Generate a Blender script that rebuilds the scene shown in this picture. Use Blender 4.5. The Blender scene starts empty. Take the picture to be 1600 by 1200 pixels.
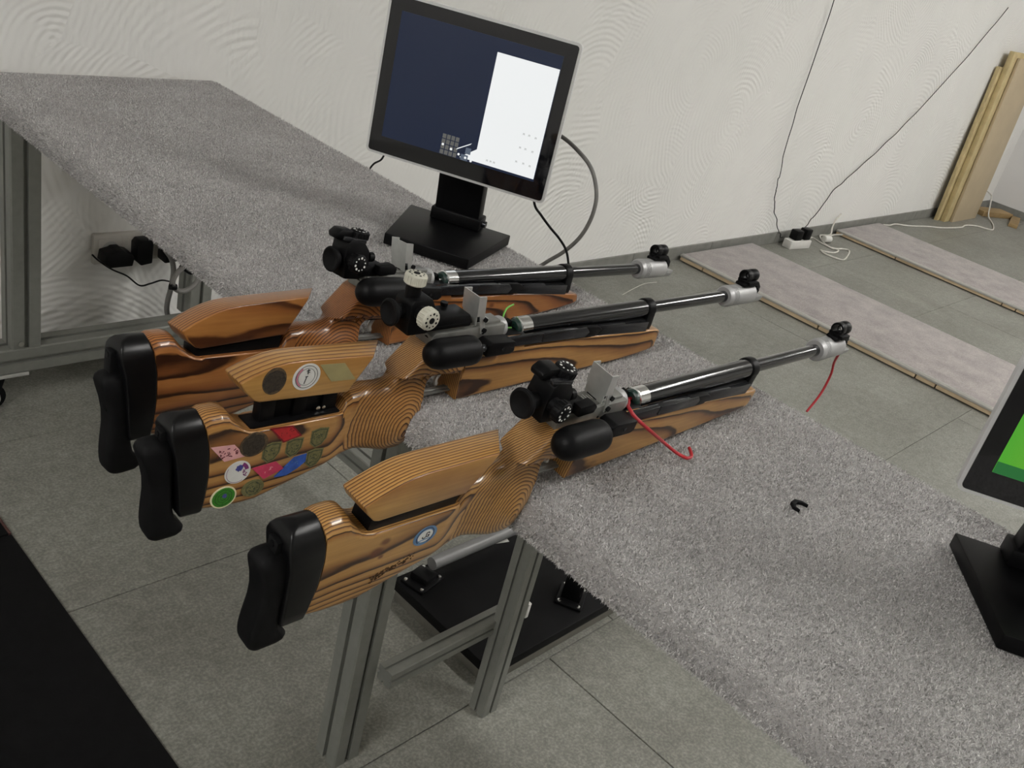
import bpy, bmesh, math, random
import numpy as np
from mathutils import Vector, Matrix

random.seed(7)
S = bpy.context.scene
COL = S.collection

# ------------------------------------------------------------------ camera
F_PX = 1485.0
RIGHT = Vector((0.6890, -0.6888, 0.2250))
DOWN = Vector((-0.1864, -0.4677, -0.8640))
FWD = Vector((0.7008, 0.5526, -0.4506))
FWD.normalize()
RIGHT = (RIGHT - FWD * RIGHT.dot(FWD)).normalized()
DOWN = FWD.cross(RIGHT).normalized()
cam = bpy.data.cameras.new('camera')
cam.sensor_width = 36.0
cam.lens = 36.0 * F_PX / 1600.0
cam.clip_start = 0.02
cam.clip_end = 60
cam_o = bpy.data.objects.new('camera', cam)
COL.objects.link(cam_o)
m = Matrix.Identity(4)
for i in range(3):
    m[i][0] = RIGHT[i]; m[i][1] = -DOWN[i]; m[i][2] = -FWD[i]
m[0][3], m[1][3], m[2][3] = 0.0, 0.0, 1.25
cam_o.matrix_world = m
S.camera = cam_o

# ------------------------------------------------------------------ world, exposure
w = bpy.data.worlds.new('world'); S.world = w
w.use_nodes = True
w.node_tree.nodes['Background'].inputs[0].default_value = (0.5, 0.5, 0.48, 1)
w.node_tree.nodes['Background'].inputs[1].default_value = 0.05
S.view_settings.view_transform = 'Standard'
S.view_settings.look = 'None'
S.view_settings.gamma = 1.0
S.view_settings.use_curve_mapping = False
S.view_settings.exposure = 0.0
LAMP_POWER = 76.0          # emission strength of the ceiling tubes
LAMPS = [(6.3, -0.3), (4.2, -0.5), (2.0, -1.0), (-1.7, 0.1)]

TABLE_Z = 0.70
WALL_Y = 2.084
FAR_X = 7.6

# ------------------------------------------------------------------ material helpers
def srgb(r, g, b):
    f = lambda c: (c / 255 / 12.92) if c <= 10 else ((c / 255 + 0.055) / 1.055) ** 2.4
    return (f(r), f(g), f(b), 1.0)

class NT:
    def __init__(s, name):
        s.m = bpy.data.materials.new(name); s.m.use_nodes = True
        s.t = s.m.node_tree; s.b = s.t.nodes['Principled BSDF']
    def n(s, typ, **kw):
        nd = s.t.nodes.new(typ)
        for k, v in kw.items():
            setattr(nd, k, v)
        return nd
    def l(s, a, b): s.t.links.new(a, b)
    def math(s, op, a, b=None, clamp=False):
        nd = s.n('ShaderNodeMath', operation=op); nd.use_clamp = clamp
        for i, x in enumerate((a, b)):
            if x is None: continue
            if isinstance(x, (int, float)): nd.inputs[i].default_value = x
            else: s.l(x, nd.inputs[i])
        return nd.outputs[0]
    def coord(s, out='Object', scale=(1, 1, 1), loc=(0, 0, 0)):
        c = s.n('ShaderNodeTexCoord'); mp = s.n('ShaderNodeMapping')
        mp.inputs['Scale'].default_value = scale; mp.inputs['Location'].default_value = loc
        s.l(c.outputs[out], mp.inputs[0]); return mp.outputs[0]
    def noise(s, vec, scale, detail=3, rough=0.55, dist=0.0):
        nd = s.n('ShaderNodeTexNoise'); nd.inputs['Scale'].default_value = scale
        nd.inputs['Detail'].default_value = detail; nd.inputs['Roughness'].default_value = rough
        nd.inputs['Distortion'].default_value = dist
        s.l(vec, nd.inputs['Vector']); return nd.outputs['Fac']
    def ramp(s, fac, stops, interp='LINEAR'):
        nd = s.n('ShaderNodeValToRGB'); cr = nd.color_ramp; cr.interpolation = interp
        while len(cr.elements) < len(stops): cr.elements.new(0.5)
        for e, (p, c) in zip(cr.elements, stops): e.position = p; e.color = c
        s.l(fac, nd.inputs[0]); return nd.outputs[0]
    def mix(s, fac, a, b, mode='MIX'):
        nd = s.n('ShaderNodeMix', data_type='RGBA', blend_type=mode)
        for sock, x in ((nd.inputs[0], fac), (nd.inputs[6], a), (nd.inputs[7], b)):
            if isinstance(x, (int, float)): sock.default_value = x
            elif isinstance(x, tuple): sock.default_value = x
            else: s.l(x, sock)
        return nd.outputs[2]
    def bump(s, h, strength, dist):
        nd = s.n('ShaderNodeBump'); nd.inputs['Strength'].default_value = strength
        nd.inputs['Distance'].default_value = dist
        s.l(h, nd.inputs['Height']); s.l(nd.outputs[0], s.b.inputs['Normal'])
    def set(s, **kw):
        names = dict(color='Base Color', rough='Roughness', metal='Metallic', spec='Specular IOR Level',
                     coat='Coat Weight', coatr='Coat Roughness', emit='Emission Color', es='Emission Strength',
                     sheen='Sheen Weight', trans='Transmission Weight', alpha='Alpha')
        for k, v in kw.items():
            sock = s.b.inputs[names[k]]
            if isinstance(v, (int, float, tuple)): sock.default_value = v
            else: s.l(v, sock)
        return s

def plain(name, col, rough=0.5, metal=0.0, var=0.12, nscale=60, bump=0.0, bscale=300, coat=0.0, spec=0.5):
    t = NT(name); v = t.coord()
    n = t.noise(v, nscale)
    a = tuple(c * (1 - var) for c in col[:3]) + (1,); b = tuple(min(1, c * (1 + var)) for c in col[:3]) + (1,)
    t.set(color=t.ramp(n, [(0.3, a), (0.7, b)]), rough=rough, metal=metal, coat=coat, spec=spec)
    if bump: t.bump(t.noise(v, bscale, 2), bump, 0.001)
    return t.m

def make_wood(name, light, mid, dark, seed, spacing=0.0021, tilt=0.03, amp=0.006, curve=2.2, z0=0.012, line=1.0, whorl=0.0, knots=()):
    """growth layers stand almost parallel to the flank (x-z), so the top shows straight lines,
    the swelling grip shows contour rings and the flat flank shows long flames"""
    t = NT(name)
    v = t.coord(loc=(seed, seed * 0.37, seed * 0.61))
    c = t.n('ShaderNodeTexCoord')
    sx = t.n('ShaderNodeSeparateXYZ'); t.l(c.outputs['Object'], sx.inputs[0])
    mp = t.n('ShaderNodeMapping'); mp.inputs['Scale'].default_value = (5.0, 5.0, 20.0); t.l(v, mp.inputs[0])
    big = t.noise(mp.outputs[0], 1.0, 1.0, 0.4)
    mp3 = t.n('ShaderNodeMapping'); mp3.inputs['Scale'].default_value = (30.0, 30.0, 60.0); t.l(v, mp3.inputs[0])
    small = t.noise(mp3.outputs[0], 1.0, 2.0, 0.5)
    zz = t.math('SUBTRACT', sx.outputs[2], z0)
    f = t.math('ADD', sx.outputs[1], t.math('MULTIPLY', zz, tilt))
    f = t.math('ADD', f, t.math('MULTIPLY', t.math('MULTIPLY', zz, zz), curve))
    f = t.math('ADD', f, t.math('MULTIPLY', big, amp))
    f = t.math('ADD', f, t.math('MULTIPLY', small, 0.0006))
    f = t.math('ADD', f, t.math('MULTIPLY', sx.outputs[0], 0.010))
    if whorl:
        dx = t.math('SUBTRACT', sx.outputs[0], -0.070); dz = t.math('MULTIPLY', t.math('SUBTRACT', sx.outputs[2], -0.028), 0.62)
        dx = t.math('SUBTRACT', dx, t.math('MULTIPLY', dz, 0.15))
        d = t.math('SQRT', t.math('ADD', t.math('MULTIPLY', dx, dx), t.math('MULTIPLY', dz, dz)))
        f = t.math('ADD', f, t.math('MULTIPLY', t.math('MINIMUM', t.math('ADD', d, t.math('MULTIPLY', t.math('SUBTRACT', small, 0.5), 0.006)), whorl), 0.55))
    band = t.math('FRACT', t.math('MULTIPLY', f, 1.0 / spacing))
    col = t.ramp(band, [(0.0, light), (0.35, light), (0.68, mid), (0.84, dark), (0.93, dark), (1.0, light)])
    col = t.mix(line, light, col)
    mp2 = t.n('ShaderNodeMapping'); mp2.inputs['Scale'].default_value = (14, 500, 300); t.l(v, mp2.inputs[0])
    fine = t.noise(mp2.outputs[0], 1.0, 3, 0.6)
    col = t.mix(0.5, col, t.ramp(fine, [(0.25, (0.62, 0.55, 0.5, 1)), (0.7, (1.12, 1.12, 1.1, 1))]), 'MULTIPLY')
    blotch = t.noise(v, 16, 3)
    col = t.mix(0.5, col, t.ramp(blotch, [(0.3, (0.74, 0.66, 0.56, 1)), (0.7, (1.1, 1.1, 1.08, 1))]), 'MULTIPLY')
    for kx, kz, kr in knots:
        ax = t.math('SUBTRACT', sx.outputs[0], kx); az = t.math('MULTIPLY', t.math('SUBTRACT', sx.outputs[2], kz), 1.3)
        kd = t.math('SQRT', t.math('ADD', t.math('MULTIPLY', ax, ax), t.math('MULTIPLY', az, az)))
        kd = t.math('ADD', t.math('MULTIPLY', kd, 1.0 / kr), t.math('MULTIPLY', t.math('SUBTRACT', small, 0.5), 1.6))
        col = t.mix(t.ramp(kd, [(0.35, (0.85, 0.85, 0.85, 1)), (1.0, (0, 0, 0, 1))]), col, srgb(96, 48, 24))
    t.set(color=col, rough=0.34, coat=0.35, coatr=0.12, spec=0.4)
    t.bump(fine, 0.06, 0.0005)
    return t.m

M = {}
M['steel_black'] = plain('blued_steel', (0.005, 0.0052, 0.006, 1), 0.13, 0.0, coat=0.3, var=0.05)
M['satin_black'] = plain('satin_black', (0.0042, 0.0042, 0.0047, 1), 0.42, var=0.25, bump=0.05, spec=0.14)
M['matte_black'] = plain('matte_black', (0.0042, 0.0042, 0.0047, 1), 0.6, var=0.3, bump=0.1, spec=0.14)
M['rail_grey'] = plain('phosphated_steel', (0.035, 0.036, 0.04, 1), 0.24, 0.6, var=0.2)
M['spacer'] = plain('glossy_black_spacer', (0.0042, 0.0042, 0.0047, 1), 0.3, var=0.2, spec=0.25)
M['roller'] = plain('grey_roller_tube', (0.20, 0.20, 0.20, 1), 0.45, 0.2, var=0.04)
M['rubber'] = plain('black_rubber', (0.0042, 0.0042, 0.0047, 1), 0.62, var=0.3, bump=0.15, bscale=900, spec=0.14)
M['handle'] = plain('black_plastic_handle', (0.0042, 0.0042, 0.0047, 1), 0.45, var=0.2, bump=0.12, bscale=900, spec=0.14)
M['alu'] = plain('brushed_aluminium', (0.66, 0.67, 0.65, 1), 0.38, 0.7, var=0.08, bump=0.05)
M['alu_matte'] = plain('anodised_muzzle', (0.40, 0.40, 0.40, 1), 0.45, 0.45, var=0.05)
M['receiver'] = plain('bead_blasted_receiver', (0.24, 0.24, 0.225, 1), 0.45, 0.55, var=0.15, bump=0.1)
M['chrome'] = plain('polished_steel', (0.72, 0.72, 0.71, 1), 0.16, 1.0, var=0.04)
M['breech'] = plain('dark_green_breech_ring', (0.012, 0.035, 0.028, 1), 0.3, var=0.2, coat=0.4)
M['beige_knob'] = plain('beige_knob', srgb(196, 194, 180), 0.5, var=0.1, bump=0.1)
M['white_tick'] = plain('white_tick', (0.75, 0.75, 0.73, 1), 0.6)
M['red_cord'] = plain('red_cord', srgb(178, 38, 48), 0.42, var=0.15)
M['green_cord'] = plain('green_cord', srgb(92, 168, 48), 0.42)
M['profile'] = plain('aluminium_profile', (0.20, 0.204, 0.185, 1), 0.5, 0.15, var=0.06)
M['profile_slot'] = plain('profile_slot_shade', (0.03, 0.03, 0.028, 1), 0.6, 0.2)
M['white_plastic'] = plain('white_plastic', (0.66, 0.65, 0.62, 1), 0.4, var=0.03)
M['socket_cream'] = plain('socket_cream', (0.52, 0.50, 0.46, 1), 0.35, var=0.03)
M['grey_plastic'] = plain('light_grey_plastic', (0.42, 0.42, 0.40, 1), 0.45, var=0.05)
M['black_plastic'] = plain('black_plastic', (0.0042, 0.0042, 0.0047, 1), 0.4, var=0.2, spec=0.14)
M['grey_cable'] = plain('grey_cable', (0.17, 0.165, 0.155, 1), 0.5)
M['black_cable'] = plain('black_cable', (0.0042, 0.0042, 0.0047, 1), 0.45, spec=0.14)
M['white_cable'] = plain('white_cable', (0.62, 0.60, 0.55, 1), 0.5)
M['monitor_shell'] = plain('monitor_silver_rim', (0.72, 0.72, 0.72, 1), 0.35, 0.3, var=0.03)
M['stand'] = plain('monitor_stand_black', (0.0042, 0.0042, 0.0047, 1), 0.38, var=0.2, bump=0.06, bscale=1200, spec=0.14)
M['glass'] = plain('bezel_glass_black', (0.006, 0.006, 0.008, 1), 0.06, var=0.05, coat=0.5)
M['mat_black'] = plain('black_floor_mat', (0.0042, 0.0042, 0.0047, 1), 0.7, var=0.3, bump=0.2, spec=0.14)
M['mat_red'] = plain('mat_brown_edge', (0.06, 0.022, 0.018, 1), 0.7)
M['board_black'] = plain('black_coated_board', (0.0042, 0.0042, 0.0047, 1), 0.55, var=0.35, nscale=14, bump=0.1, spec=0.14)
M['board_grey'] = plain('grey_board_core', (0.13, 0.125, 0.105, 1), 0.7, var=0.1)
M['lamp_white'] = plain('white_lamp_housing', (0.8, 0.8, 0.8, 1), 0.4, var=0.02)
M['wood_r1'] = make_wood('wood_stock_russet', srgb(162, 108, 60), srgb(128, 78, 42), srgb(50, 26, 15), 3.1, spacing=0.0030, whorl=0.078, knots=((0.19, 0.045, 0.008), (0.17, 0.033, 0.008), (0.375, 0.036, 0.008)))
M['wood_r2'] = make_wood('wood_stock_honey', srgb(180, 136, 80), srgb(144, 98, 54), srgb(54, 30, 17), 8.7, spacing=0.0030, whorl=0.078)
M['wood_r3'] = make_wood('wood_stock_golden', srgb(184, 142, 84), srgb(148, 104, 58), srgb(56, 32, 17), 15.3, spacing=0.0028, whorl=0.078, knots=((-0.252, -0.012, 0.009), (-0.244, -0.001, 0.007), (-0.243, -0.021, 0.004)))
M['cheek_r1'] = make_wood('wood_cheek_russet', srgb(164, 112, 60), srgb(138, 86, 44), srgb(76, 42, 23), 5.2, spacing=0.0046, curve=0.4, z0=0.05, amp=0.010)
M['cheek_r2'] = make_wood('wood_cheek_honey', srgb(182, 140, 80), srgb(164, 116, 62), srgb(104, 64, 34), 9.9, spacing=0.007, curve=0.4, z0=0.07, amp=0.008)
M['cheek_r3'] = make_wood('wood_cheek_golden', srgb(188, 146, 86), srgb(152, 104, 56), srgb(70, 40, 21), 16.6, spacing=0.0034, curve=0.3, z0=0.05, amp=0.006)
M['plank'] = plain('raw_softwood', srgb(190, 172, 128), 0.65, var=0.14, nscale=16)
M['plywood'] = plain('plywood_face', srgb(184, 168, 140), 0.65, var=0.07, nscale=5)
M['edge_wood'] = plain('pale_edge_wood', srgb(206, 184, 152), 0.6, var=0.08, nscale=9)
M['offcut'] = plain('offcut_wood', srgb(146, 122, 84), 0.7, var=0.2, nscale=12)
M['trim_alu'] = plain('strip_trim', (0.42, 0.41, 0.38, 1), 0.4, 0.4, var=0.05)

def tile_mat():
    t = NT('stone_look_tile'); g = t.n('ShaderNodeNewGeometry')
    v = g.outputs['Position']
    a = t.noise(v, 3.2, 5, 0.6, 0.4); b = t.noise(v, 42, 5, 0.7); c = t.noise(v, 190, 2, 0.6)
    col = t.ramp(a, [(0.3, (0.180, 0.178, 0.158, 1)), (0.7, (0.265, 0.265, 0.242, 1))])
    col = t.mix(0.5, col, t.ramp(b, [(0.35, (0.62, 0.62, 0.6, 1)), (0.66, (1.2, 1.2, 1.18, 1))]), 'MULTIPLY')
    col = t.mix(0.6, col, t.ramp(c, [(0.4, (0.7, 0.7, 0.7, 1)), (0.75, (1.6, 1.6, 1.55, 1))]), 'MULTIPLY')
    info = t.n('ShaderNodeObjectInfo')
    col = t.mix(0.3, col, t.ramp(info.outputs['Random'], [(0, (0.84, 0.84, 0.84, 1)), (1, (1.12, 1.12, 1.1, 1))]), 'MULTIPLY')
    t.set(color=col, rough=0.5, spec=0.4)
    t.bump(t.math('ADD', b, c), 0.08, 0.001)
    return t.m
M['tile'] = tile_mat()
M['grout'] = plain('grout', (0.23, 0.228, 0.21, 1), 0.8)

def plaster_mat(name, ax, col):
    t = NT(name); g = t.n('ShaderNodeNewGeometry')
    sp = t.n('ShaderNodeSeparateXYZ'); t.l(g.outputs['Position'], sp.inputs[0])
    cb = t.n('ShaderNodeCombineXYZ')
    t.l(sp.outputs[ax], cb.inputs[0]); t.l(sp.outputs[2], cb.inputs[1])
    p = cb.outputs[0]
    nz = t.n('ShaderNodeTexNoise'); nz.inputs['Scale'].default_value = 2.2; nz.inputs['Detail'].default_value = 2
    t.l(p, nz.inputs['Vector'])
    off = t.n('ShaderNodeVectorMath', operation='MULTIPLY_ADD')
    t.l(nz.outputs['Color'], off.inputs[0]); off.inputs[1].default_value = (0.13, 0.13, 0); t.l(p, off.inputs[2])
    h = None
    for sc, rnd, per in ((1.5, 1.0, 0.022), (2.3, 1.0, 0.016)):
        vo = t.n('ShaderNodeTexVoronoi', voronoi_dimensions='2D'); vo.inputs['Scale'].default_value = sc
        vo.inputs['Randomness'].default_value = rnd
        t.l(off.outputs[0], vo.inputs['Vector'])
        cen = t.n('ShaderNodeVectorMath', operation='MULTIPLY_ADD')      # ring centre pushed out of the cell
        t.l(vo.outputs['Color'], cen.inputs[0]); cen.inputs[1].default_value = (0.5, -0.5, 0)
        t.l(vo.outputs['Position'], cen.inputs[2])
        d = t.n('ShaderNodeVectorMath', operation='DISTANCE')
        t.l(off.outputs[0], d.inputs[0]); t.l(cen.outputs[0], d.inputs[1])
        s_ = t.math('SINE', t.math('MULTIPLY', d.outputs['Value'], 6.2832 / per))
        mask = t.math('MINIMUM', t.math('MULTIPLY', t.math('SUBTRACT', t.noise(p, 4.0 + sc, 2), 0.38, True), 5.0), 1.0)
        s_ = t.math('MULTIPLY', s_, mask)
        h = s_ if h is None else t.math('ADD', h, t.math('MULTIPLY', s_, 0.7))
    h = t.math('ADD', h, t.math('MULTIPLY', t.noise(p, 9, 4), 3.0))
    n2 = t.noise(p, 1.4, 3)
    t.set(color=t.ramp(n2, [(0.3, tuple(c * 0.96 for c in col[:3]) + (1,)), (0.7, col)]), rough=0.75, spec=0.25)
    t.bump(h, 0.6, 0.0015)
    return t.m
M['plaster_left'] = plaster_mat('trowelled_white_plaster', 0, (0.80, 0.795, 0.77, 1))
M['plaster_far'] = plain('smooth_white_paint', (0.70, 0.69, 0.68, 1), 0.8, var=0.03, nscale=3)
M['ceiling'] = plain('ceiling_paint', (0.78, 0.78, 0.77, 1), 0.85, var=0.02)
M['skirting'] = plain('skirting_tile', (0.205, 0.205, 0.188, 1), 0.5, var=0.14, nscale=22, bump=0.06)

def carpet_base_mat(name, c1, c2, fine=420, mottle=9, dark=(0.7, 0.7, 0.7, 1)):
    t = NT(name); g = t.n('ShaderNodeNewGeometry'); v = g.outputs['Position']
    a = t.noise(v, fine, 2, 0.7); b = t.noise(v, mottle, 4, 0.6); c = t.noise(v, 95, 3, 0.7)
    col = t.ramp(a, [(0.3, c1), (0.7, c2)])
    col = t.mix(0.55, col, t.ramp(b, [(0.3, dark), (0.68, (1.12, 1.1, 1.1, 1))]), 'MULTIPLY')
    col = t.mix(0.5, col, t.ramp(c, [(0.3, (0.72, 0.72, 0.72, 1)), (0.7, (1.15, 1.15, 1.15, 1))]), 'MULTIPLY')
    t.set(color=col, rough=0.95, spec=0.1, sheen=0.2)
    t.bump(t.math('ADD', a, c), 0.5, 0.003)
    return t.m
M['carpet'] = carpet_base_mat('grey_carpet_backing', (0.34, 0.33, 0.322, 1), (0.48, 0.468, 0.46, 1))
M['carpet_strip'] = carpet_base_mat('pinkish_grey_carpet', (0.30, 0.275, 0.262, 1), (0.46, 0.425, 0.41, 1), 260, 13, (0.58, 0.56, 0.58, 1))

def pile_mat():
    t = NT('grey_carpet_pile')
    at = t.n('ShaderNodeAttribute'); at.attribute_name = 'tone'
    g = t.n('ShaderNodeNewGeometry')
    b = t.noise(g.outputs['Position'], 7, 4, 0.6)
    col = t.ramp(at.outputs['Fac'], [(0.0, (0.34, 0.33, 0.325, 1)), (0.45, (0.55, 0.538, 0.53, 1)), (1.0, (0.76, 0.745, 0.735, 1))])
    col = t.mix(0.4, col, t.ramp(b, [(0.32, (0.74, 0.72, 0.72, 1)), (0.66, (1.12, 1.12, 1.12, 1))]), 'MULTIPLY')
    t.set(color=col, rough=0.9, spec=0.12)
    return t.m
M['pile'] = pile_mat()

def emit(name, col, strength):
    t = NT(name); v = t.coord(); n = t.noise(v, 3)
    a = tuple(c * 0.97 for c in col[:3]) + (1,)
    t.set(color=(0, 0, 0, 1), emit=t.ramp(n, [(0.3, a), (0.7, col)]), es=strength, rough=0.3)
    return t.m

# ------------------------------------------------------------------ geometry helpers
class MB:
    """collects vertices and faces; build() links them as one mesh object"""
    def __init__(s, k=1.0): s.v = []; s.f = []; s.k = k
    def add(s, vs, fs):
        o = len(s.v); s.v += [Vector(v) * s.k for v in vs]; s.f += [[i + o for i in f] for f in fs]; return s
    def box(s, c, d, rot=None):
        hx, hy, hz = d[0] / 2, d[1] / 2, d[2] / 2
        vs = [Vector((x, y, z)) for x in (-hx, hx) for y in (-hy, hy) for z in (-hz, hz)]
        if rot is not None: vs = [rot @ v for v in vs]
        return s.add([v + Vector(c) for v in vs], [(0, 1, 3, 2), (4, 6, 7, 5), (0, 4, 5, 1), (2, 3, 7, 6), (0, 2, 6, 4), (1, 5, 7, 3)])
    def bounds(s, a, b):
        return s.box([(p + q) / 2 for p, q in zip(a, b)], [abs(q - p) for p, q in zip(a, b)])
    def prism(s, pts, y0, y1, shift=None):
        """outline in x-z, extruded in y; shift(x,z) moves the far side in x and z"""
        n = len(pts); area = sum(pts[i][0] * pts[(i + 1) % n][1] - pts[(i + 1) % n][0] * pts[i][1] for i in range(n))
        if area < 0: pts = pts[::-1]
        far = [(p[0] + (shift(*p)[0] if shift else 0), p[1] + (shift(*p)[1] if shift else 0)) for p in pts]
        vs = [(x, y0, z) for x, z in pts] + [(x, y1, z) for x, z in far]
        return s.add(vs, [list(range(n)), list(range(2 * n - 1, n - 1, -1))] + [[(i + 1) % n, i, n + i, n + (i + 1) % n] for i in range(n)])
    def lathe(s, prof, o, axis, seg=24, caps=True):
        """prof: (distance along axis, radius)"""
        a = Vector(axis).normalized(); u = a.orthogonal().normalized(); w_ = a.cross(u); o = Vector(o)
        vs = []; fs = []
        for t, r in prof:
            for k in range(seg):
                an = 2 * math.pi * k / seg
                vs.append(o + a * t + (u * math.cos(an) + w_ * math.sin(an)) * r)
        for i in range(len(prof) - 1):
            for k in range(seg):
                k2 = (k + 1) % seg
                fs.append((i * seg + k, i * seg + k2, (i + 1) * seg + k2, (i + 1) * seg + k))
        if caps:
            fs.append(tuple(range(seg - 1, -1, -1))); fs.append(tuple((len(prof) - 1) * seg + k for k in range(seg)))
        return s.add(vs, fs)
    def cyl(s, p, q, r, seg=20, ch=0.0):
        p, q = Vector(p), Vector(q); L = (q - p).length
        prof = [(0, r), (L, r)] if not ch else [(0, r - ch), (ch, r), (L - ch, r), (L, r - ch)]
        return s.lathe(prof, p, q - p, seg)
    def tube(s, pts, r, seg=8, sub=8, rr=None):
        P = [Vector(p) for p in pts]
        if sub > 1 and len(P) > 2:
            Q = []
            for i in range(len(P) - 1):
                p0 = P[max(i - 1, 0)]; p1 = P[i]; p2 = P[i + 1]; p3 = P[min(i + 2, len(P) - 1)]
                for k in range(sub):
                    t = k / sub
                    Q.append(0.5 * ((2 * p1) + (p2 - p0) * t + (2 * p0 - 5 * p1 + 4 * p2 - p3) * t * t + (3 * p1 - p0 - 3 * p2 + p3) * t ** 3))
            Q.append(P[-1]); P = Q
        vs = []; fs = []; u = None
        for i, p in enumerate(P):
            d = (P[min(i + 1, len(P) - 1)] - P[max(i - 1, 0)]).normalized()
            if u is None: u = d.orthogonal().normalized()
            u = (u - d * u.dot(d)).normalized(); v = d.cross(u)
            for k in range(seg):
                an = 2 * math.pi * k / seg; vs.append(p + (u * math.cos(an) + v * math.sin(an)) * r)
        for i in range(len(P) - 1):
            for k in range(seg):
                k2 = (k + 1) % seg; fs.append((i * seg + k, i * seg + k2, (i + 1) * seg + k2, (i + 1) * seg + k))
        fs.append(tuple(range(seg - 1, -1, -1))); fs.append(tuple((len(P) - 1) * seg + k for k in range(seg)))
        return s.add(vs, fs)
    def mesh(s, name, bevel=0.0, segs=2, angle=35, smooth=True):
        me = bpy.data.meshes.new(name)
        bm = bmesh.new()
        vs = [bm.verts.new(v) for v in s.v]
        for f in s.f:
            try: bm.faces.new([vs[i] for i in f])
            except ValueError: pass
        bmesh.ops.recalc_face_normals(bm, faces=bm.faces)
        if bevel:
            es = [e for e in bm.edges if len(e.link_faces) == 2 and e.calc_face_angle(0) > math.radians(25)]
            bmesh.ops.bevel(bm, geom=es, offset=bevel * s.k, segments=segs, profile=0.5, affect='EDGES', clamp_overlap=True)
        bm.to_mesh(me); bm.free()
        if smooth:
            me.polygons.foreach_set('use_smooth', [True] * len(me.polygons))
            me.set_sharp_from_angle(angle=math.radians(angle))
        return me
    def build(s, name, mat, parent=None, bevel=0.0, segs=2, angle=35, smooth=True, label=None, loc=None):
        return link(name, s.mesh(name, bevel, segs, angle, smooth), mat, parent, label, loc)

def link(name, me, mat, parent=None, label=None, loc=None):
    o = bpy.data.objects.new(name, me); COL.objects.link(o)
    if mat is not None:
        if me.materials: me.materials[0] = mat
        else: me.materials.append(mat)
    if parent is not None: o.parent = parent
    if loc is not None: o.location = loc
    if label: o['label'] = label
    return o

def thing(name, label, cat, loc=(0, 0, 0), group=None):
    o = bpy.data.objects.new(name, None); COL.objects.link(o); o.location = loc; o.empty_display_size = 0.05
    o['label'] = label; o['category'] = cat
    if group: o['group'] = group
    return o

def tag(o, label, cat, group=None):
    o['label'] = label; o['category'] = cat
    if group: o['group'] = group
    return o

def struct(o, label=None):
    o['kind'] = 'structure'
    if label: o['label'] = label
    return o

# ------------------------------------------------------------------ room shell
X0, Y0, CEIL = -2.2, -3.0, 2.65
fl = struct(MB().bounds((X0, Y0, -0.06), (FAR_X, WALL_Y, -0.004)).build('floor', M['grout'], smooth=False), 'floor of large grey stone-look tiles')
TW, TL, GAP = 0.54, 1.08, 0.0022
def tile_mesh(lx, ly):
    return MB().bounds((-lx / 2 + GAP / 2, -ly / 2 + GAP / 2, -0.004), (lx / 2 - GAP / 2, ly / 2 - GAP / 2, 0.0)).mesh('tile', bevel=0.0008, segs=1)
tm = {}
rows = [WALL_Y] + [1.788 - k * TW for k in range(20) if 1.788 - k * TW > Y0] + [Y0]
for r in range(len(rows) - 1):
    ya, yb = rows[r], rows[r + 1]; x = X0 - (0.90 if r % 2 else 0.70)
    while x < FAR_X:
        xa, xb = max(x, X0), min(x + TL, FAR_X)
        if xb - xa > 0.02:
            key = (round(xb - xa, 3), round(ya - yb, 3))
            if key not in tm: tm[key] = tile_mesh(*key)
            link('tile', tm[key], M['tile'], fl, loc=((xa + xb) / 2, (ya + yb) / 2, 0))
        x += TL
T = 0.12
struct(MB().bounds((X0 - T, WALL_Y, -0.06), (FAR_X + T, WALL_Y + T, CEIL)).build('wall_left', M['plaster_left'], smooth=False), 'white trowelled plaster side wall')
struct(MB().bounds((FAR_X, Y0, -0.06), (FAR_X + T, WALL_Y, CEIL)).build('wall_front', M['plaster_far'], smooth=False), 'white end wall')
struct(MB().bounds((X0 - T, Y0, -0.06), (X0, WALL_Y, CEIL)).build('wall_rear', M['plaster_far'], smooth=False))
struct(MB().bounds((X0 - T, Y0 - T, -0.06), (FAR_X + T, Y0, CEIL)).build('wall_right', M['plaster_far'], smooth=False))
struct(MB().bounds((X0 - T, Y0 - T, CEIL), (FAR_X + T, WALL_Y + T, CEIL + 0.1)).build('ceiling', M['ceiling'], smooth=False))
# skirting in tile lengths
sk = struct(MB().bounds((X0, WALL_Y - 0.004, 0.0), (FAR_X, WALL_Y, 0.056)).build('baseboard_left', M['grout'], smooth=False), 'grey tile skirting along the plaster wall')
x = X0
skm = MB().bounds((-0.299, -0.011, 0.001), (0.299, -0.003, 0.058)).mesh('skirting_tile', bevel=0.001, segs=1)
while x + 0.6 < FAR_X + 0.3:
    if x + 0.6 <= FAR_X: link('skirting_tile', skm, M['skirting'], sk, loc=(x + 0.3, WALL_Y, 0))
    x += 0.6
struct(MB().bounds((FAR_X - 0.01, Y0, 0.0), (FAR_X, WALL_Y - 0.012, 0.058)).build('baseboard_front', M['skirting'], smooth=False), 'grey skirting of the end wall')

# ceiling tube lamps
diff = emit('lamp_diffuser', (1.0, 0.98, 0.94, 1), LAMP_POWER)
for i, (lx, ly) in enumerate(LAMPS):
    t = thing('ceiling_light', ['ceiling tube lamp nearest the end wall', 'ceiling tube lamp over the carpeted floor boards', 'ceiling tube lamp beside the shooting table', 'ceiling tube lamp nearest the rear wall'][i], 'lamp', (lx, ly, CEIL), 'ceiling tube lamps')
    MB().bounds((-0.09, -0.62, -0.05), (0.09, 0.62, 0.0)).build('housing', M['lamp_white'], t, bevel=0.01)
    MB().bounds((-0.075, -0.6, -0.062), (0.075, 0.6, -0.0505)).build('diffuser', diff, t, bevel=0.004)

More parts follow.
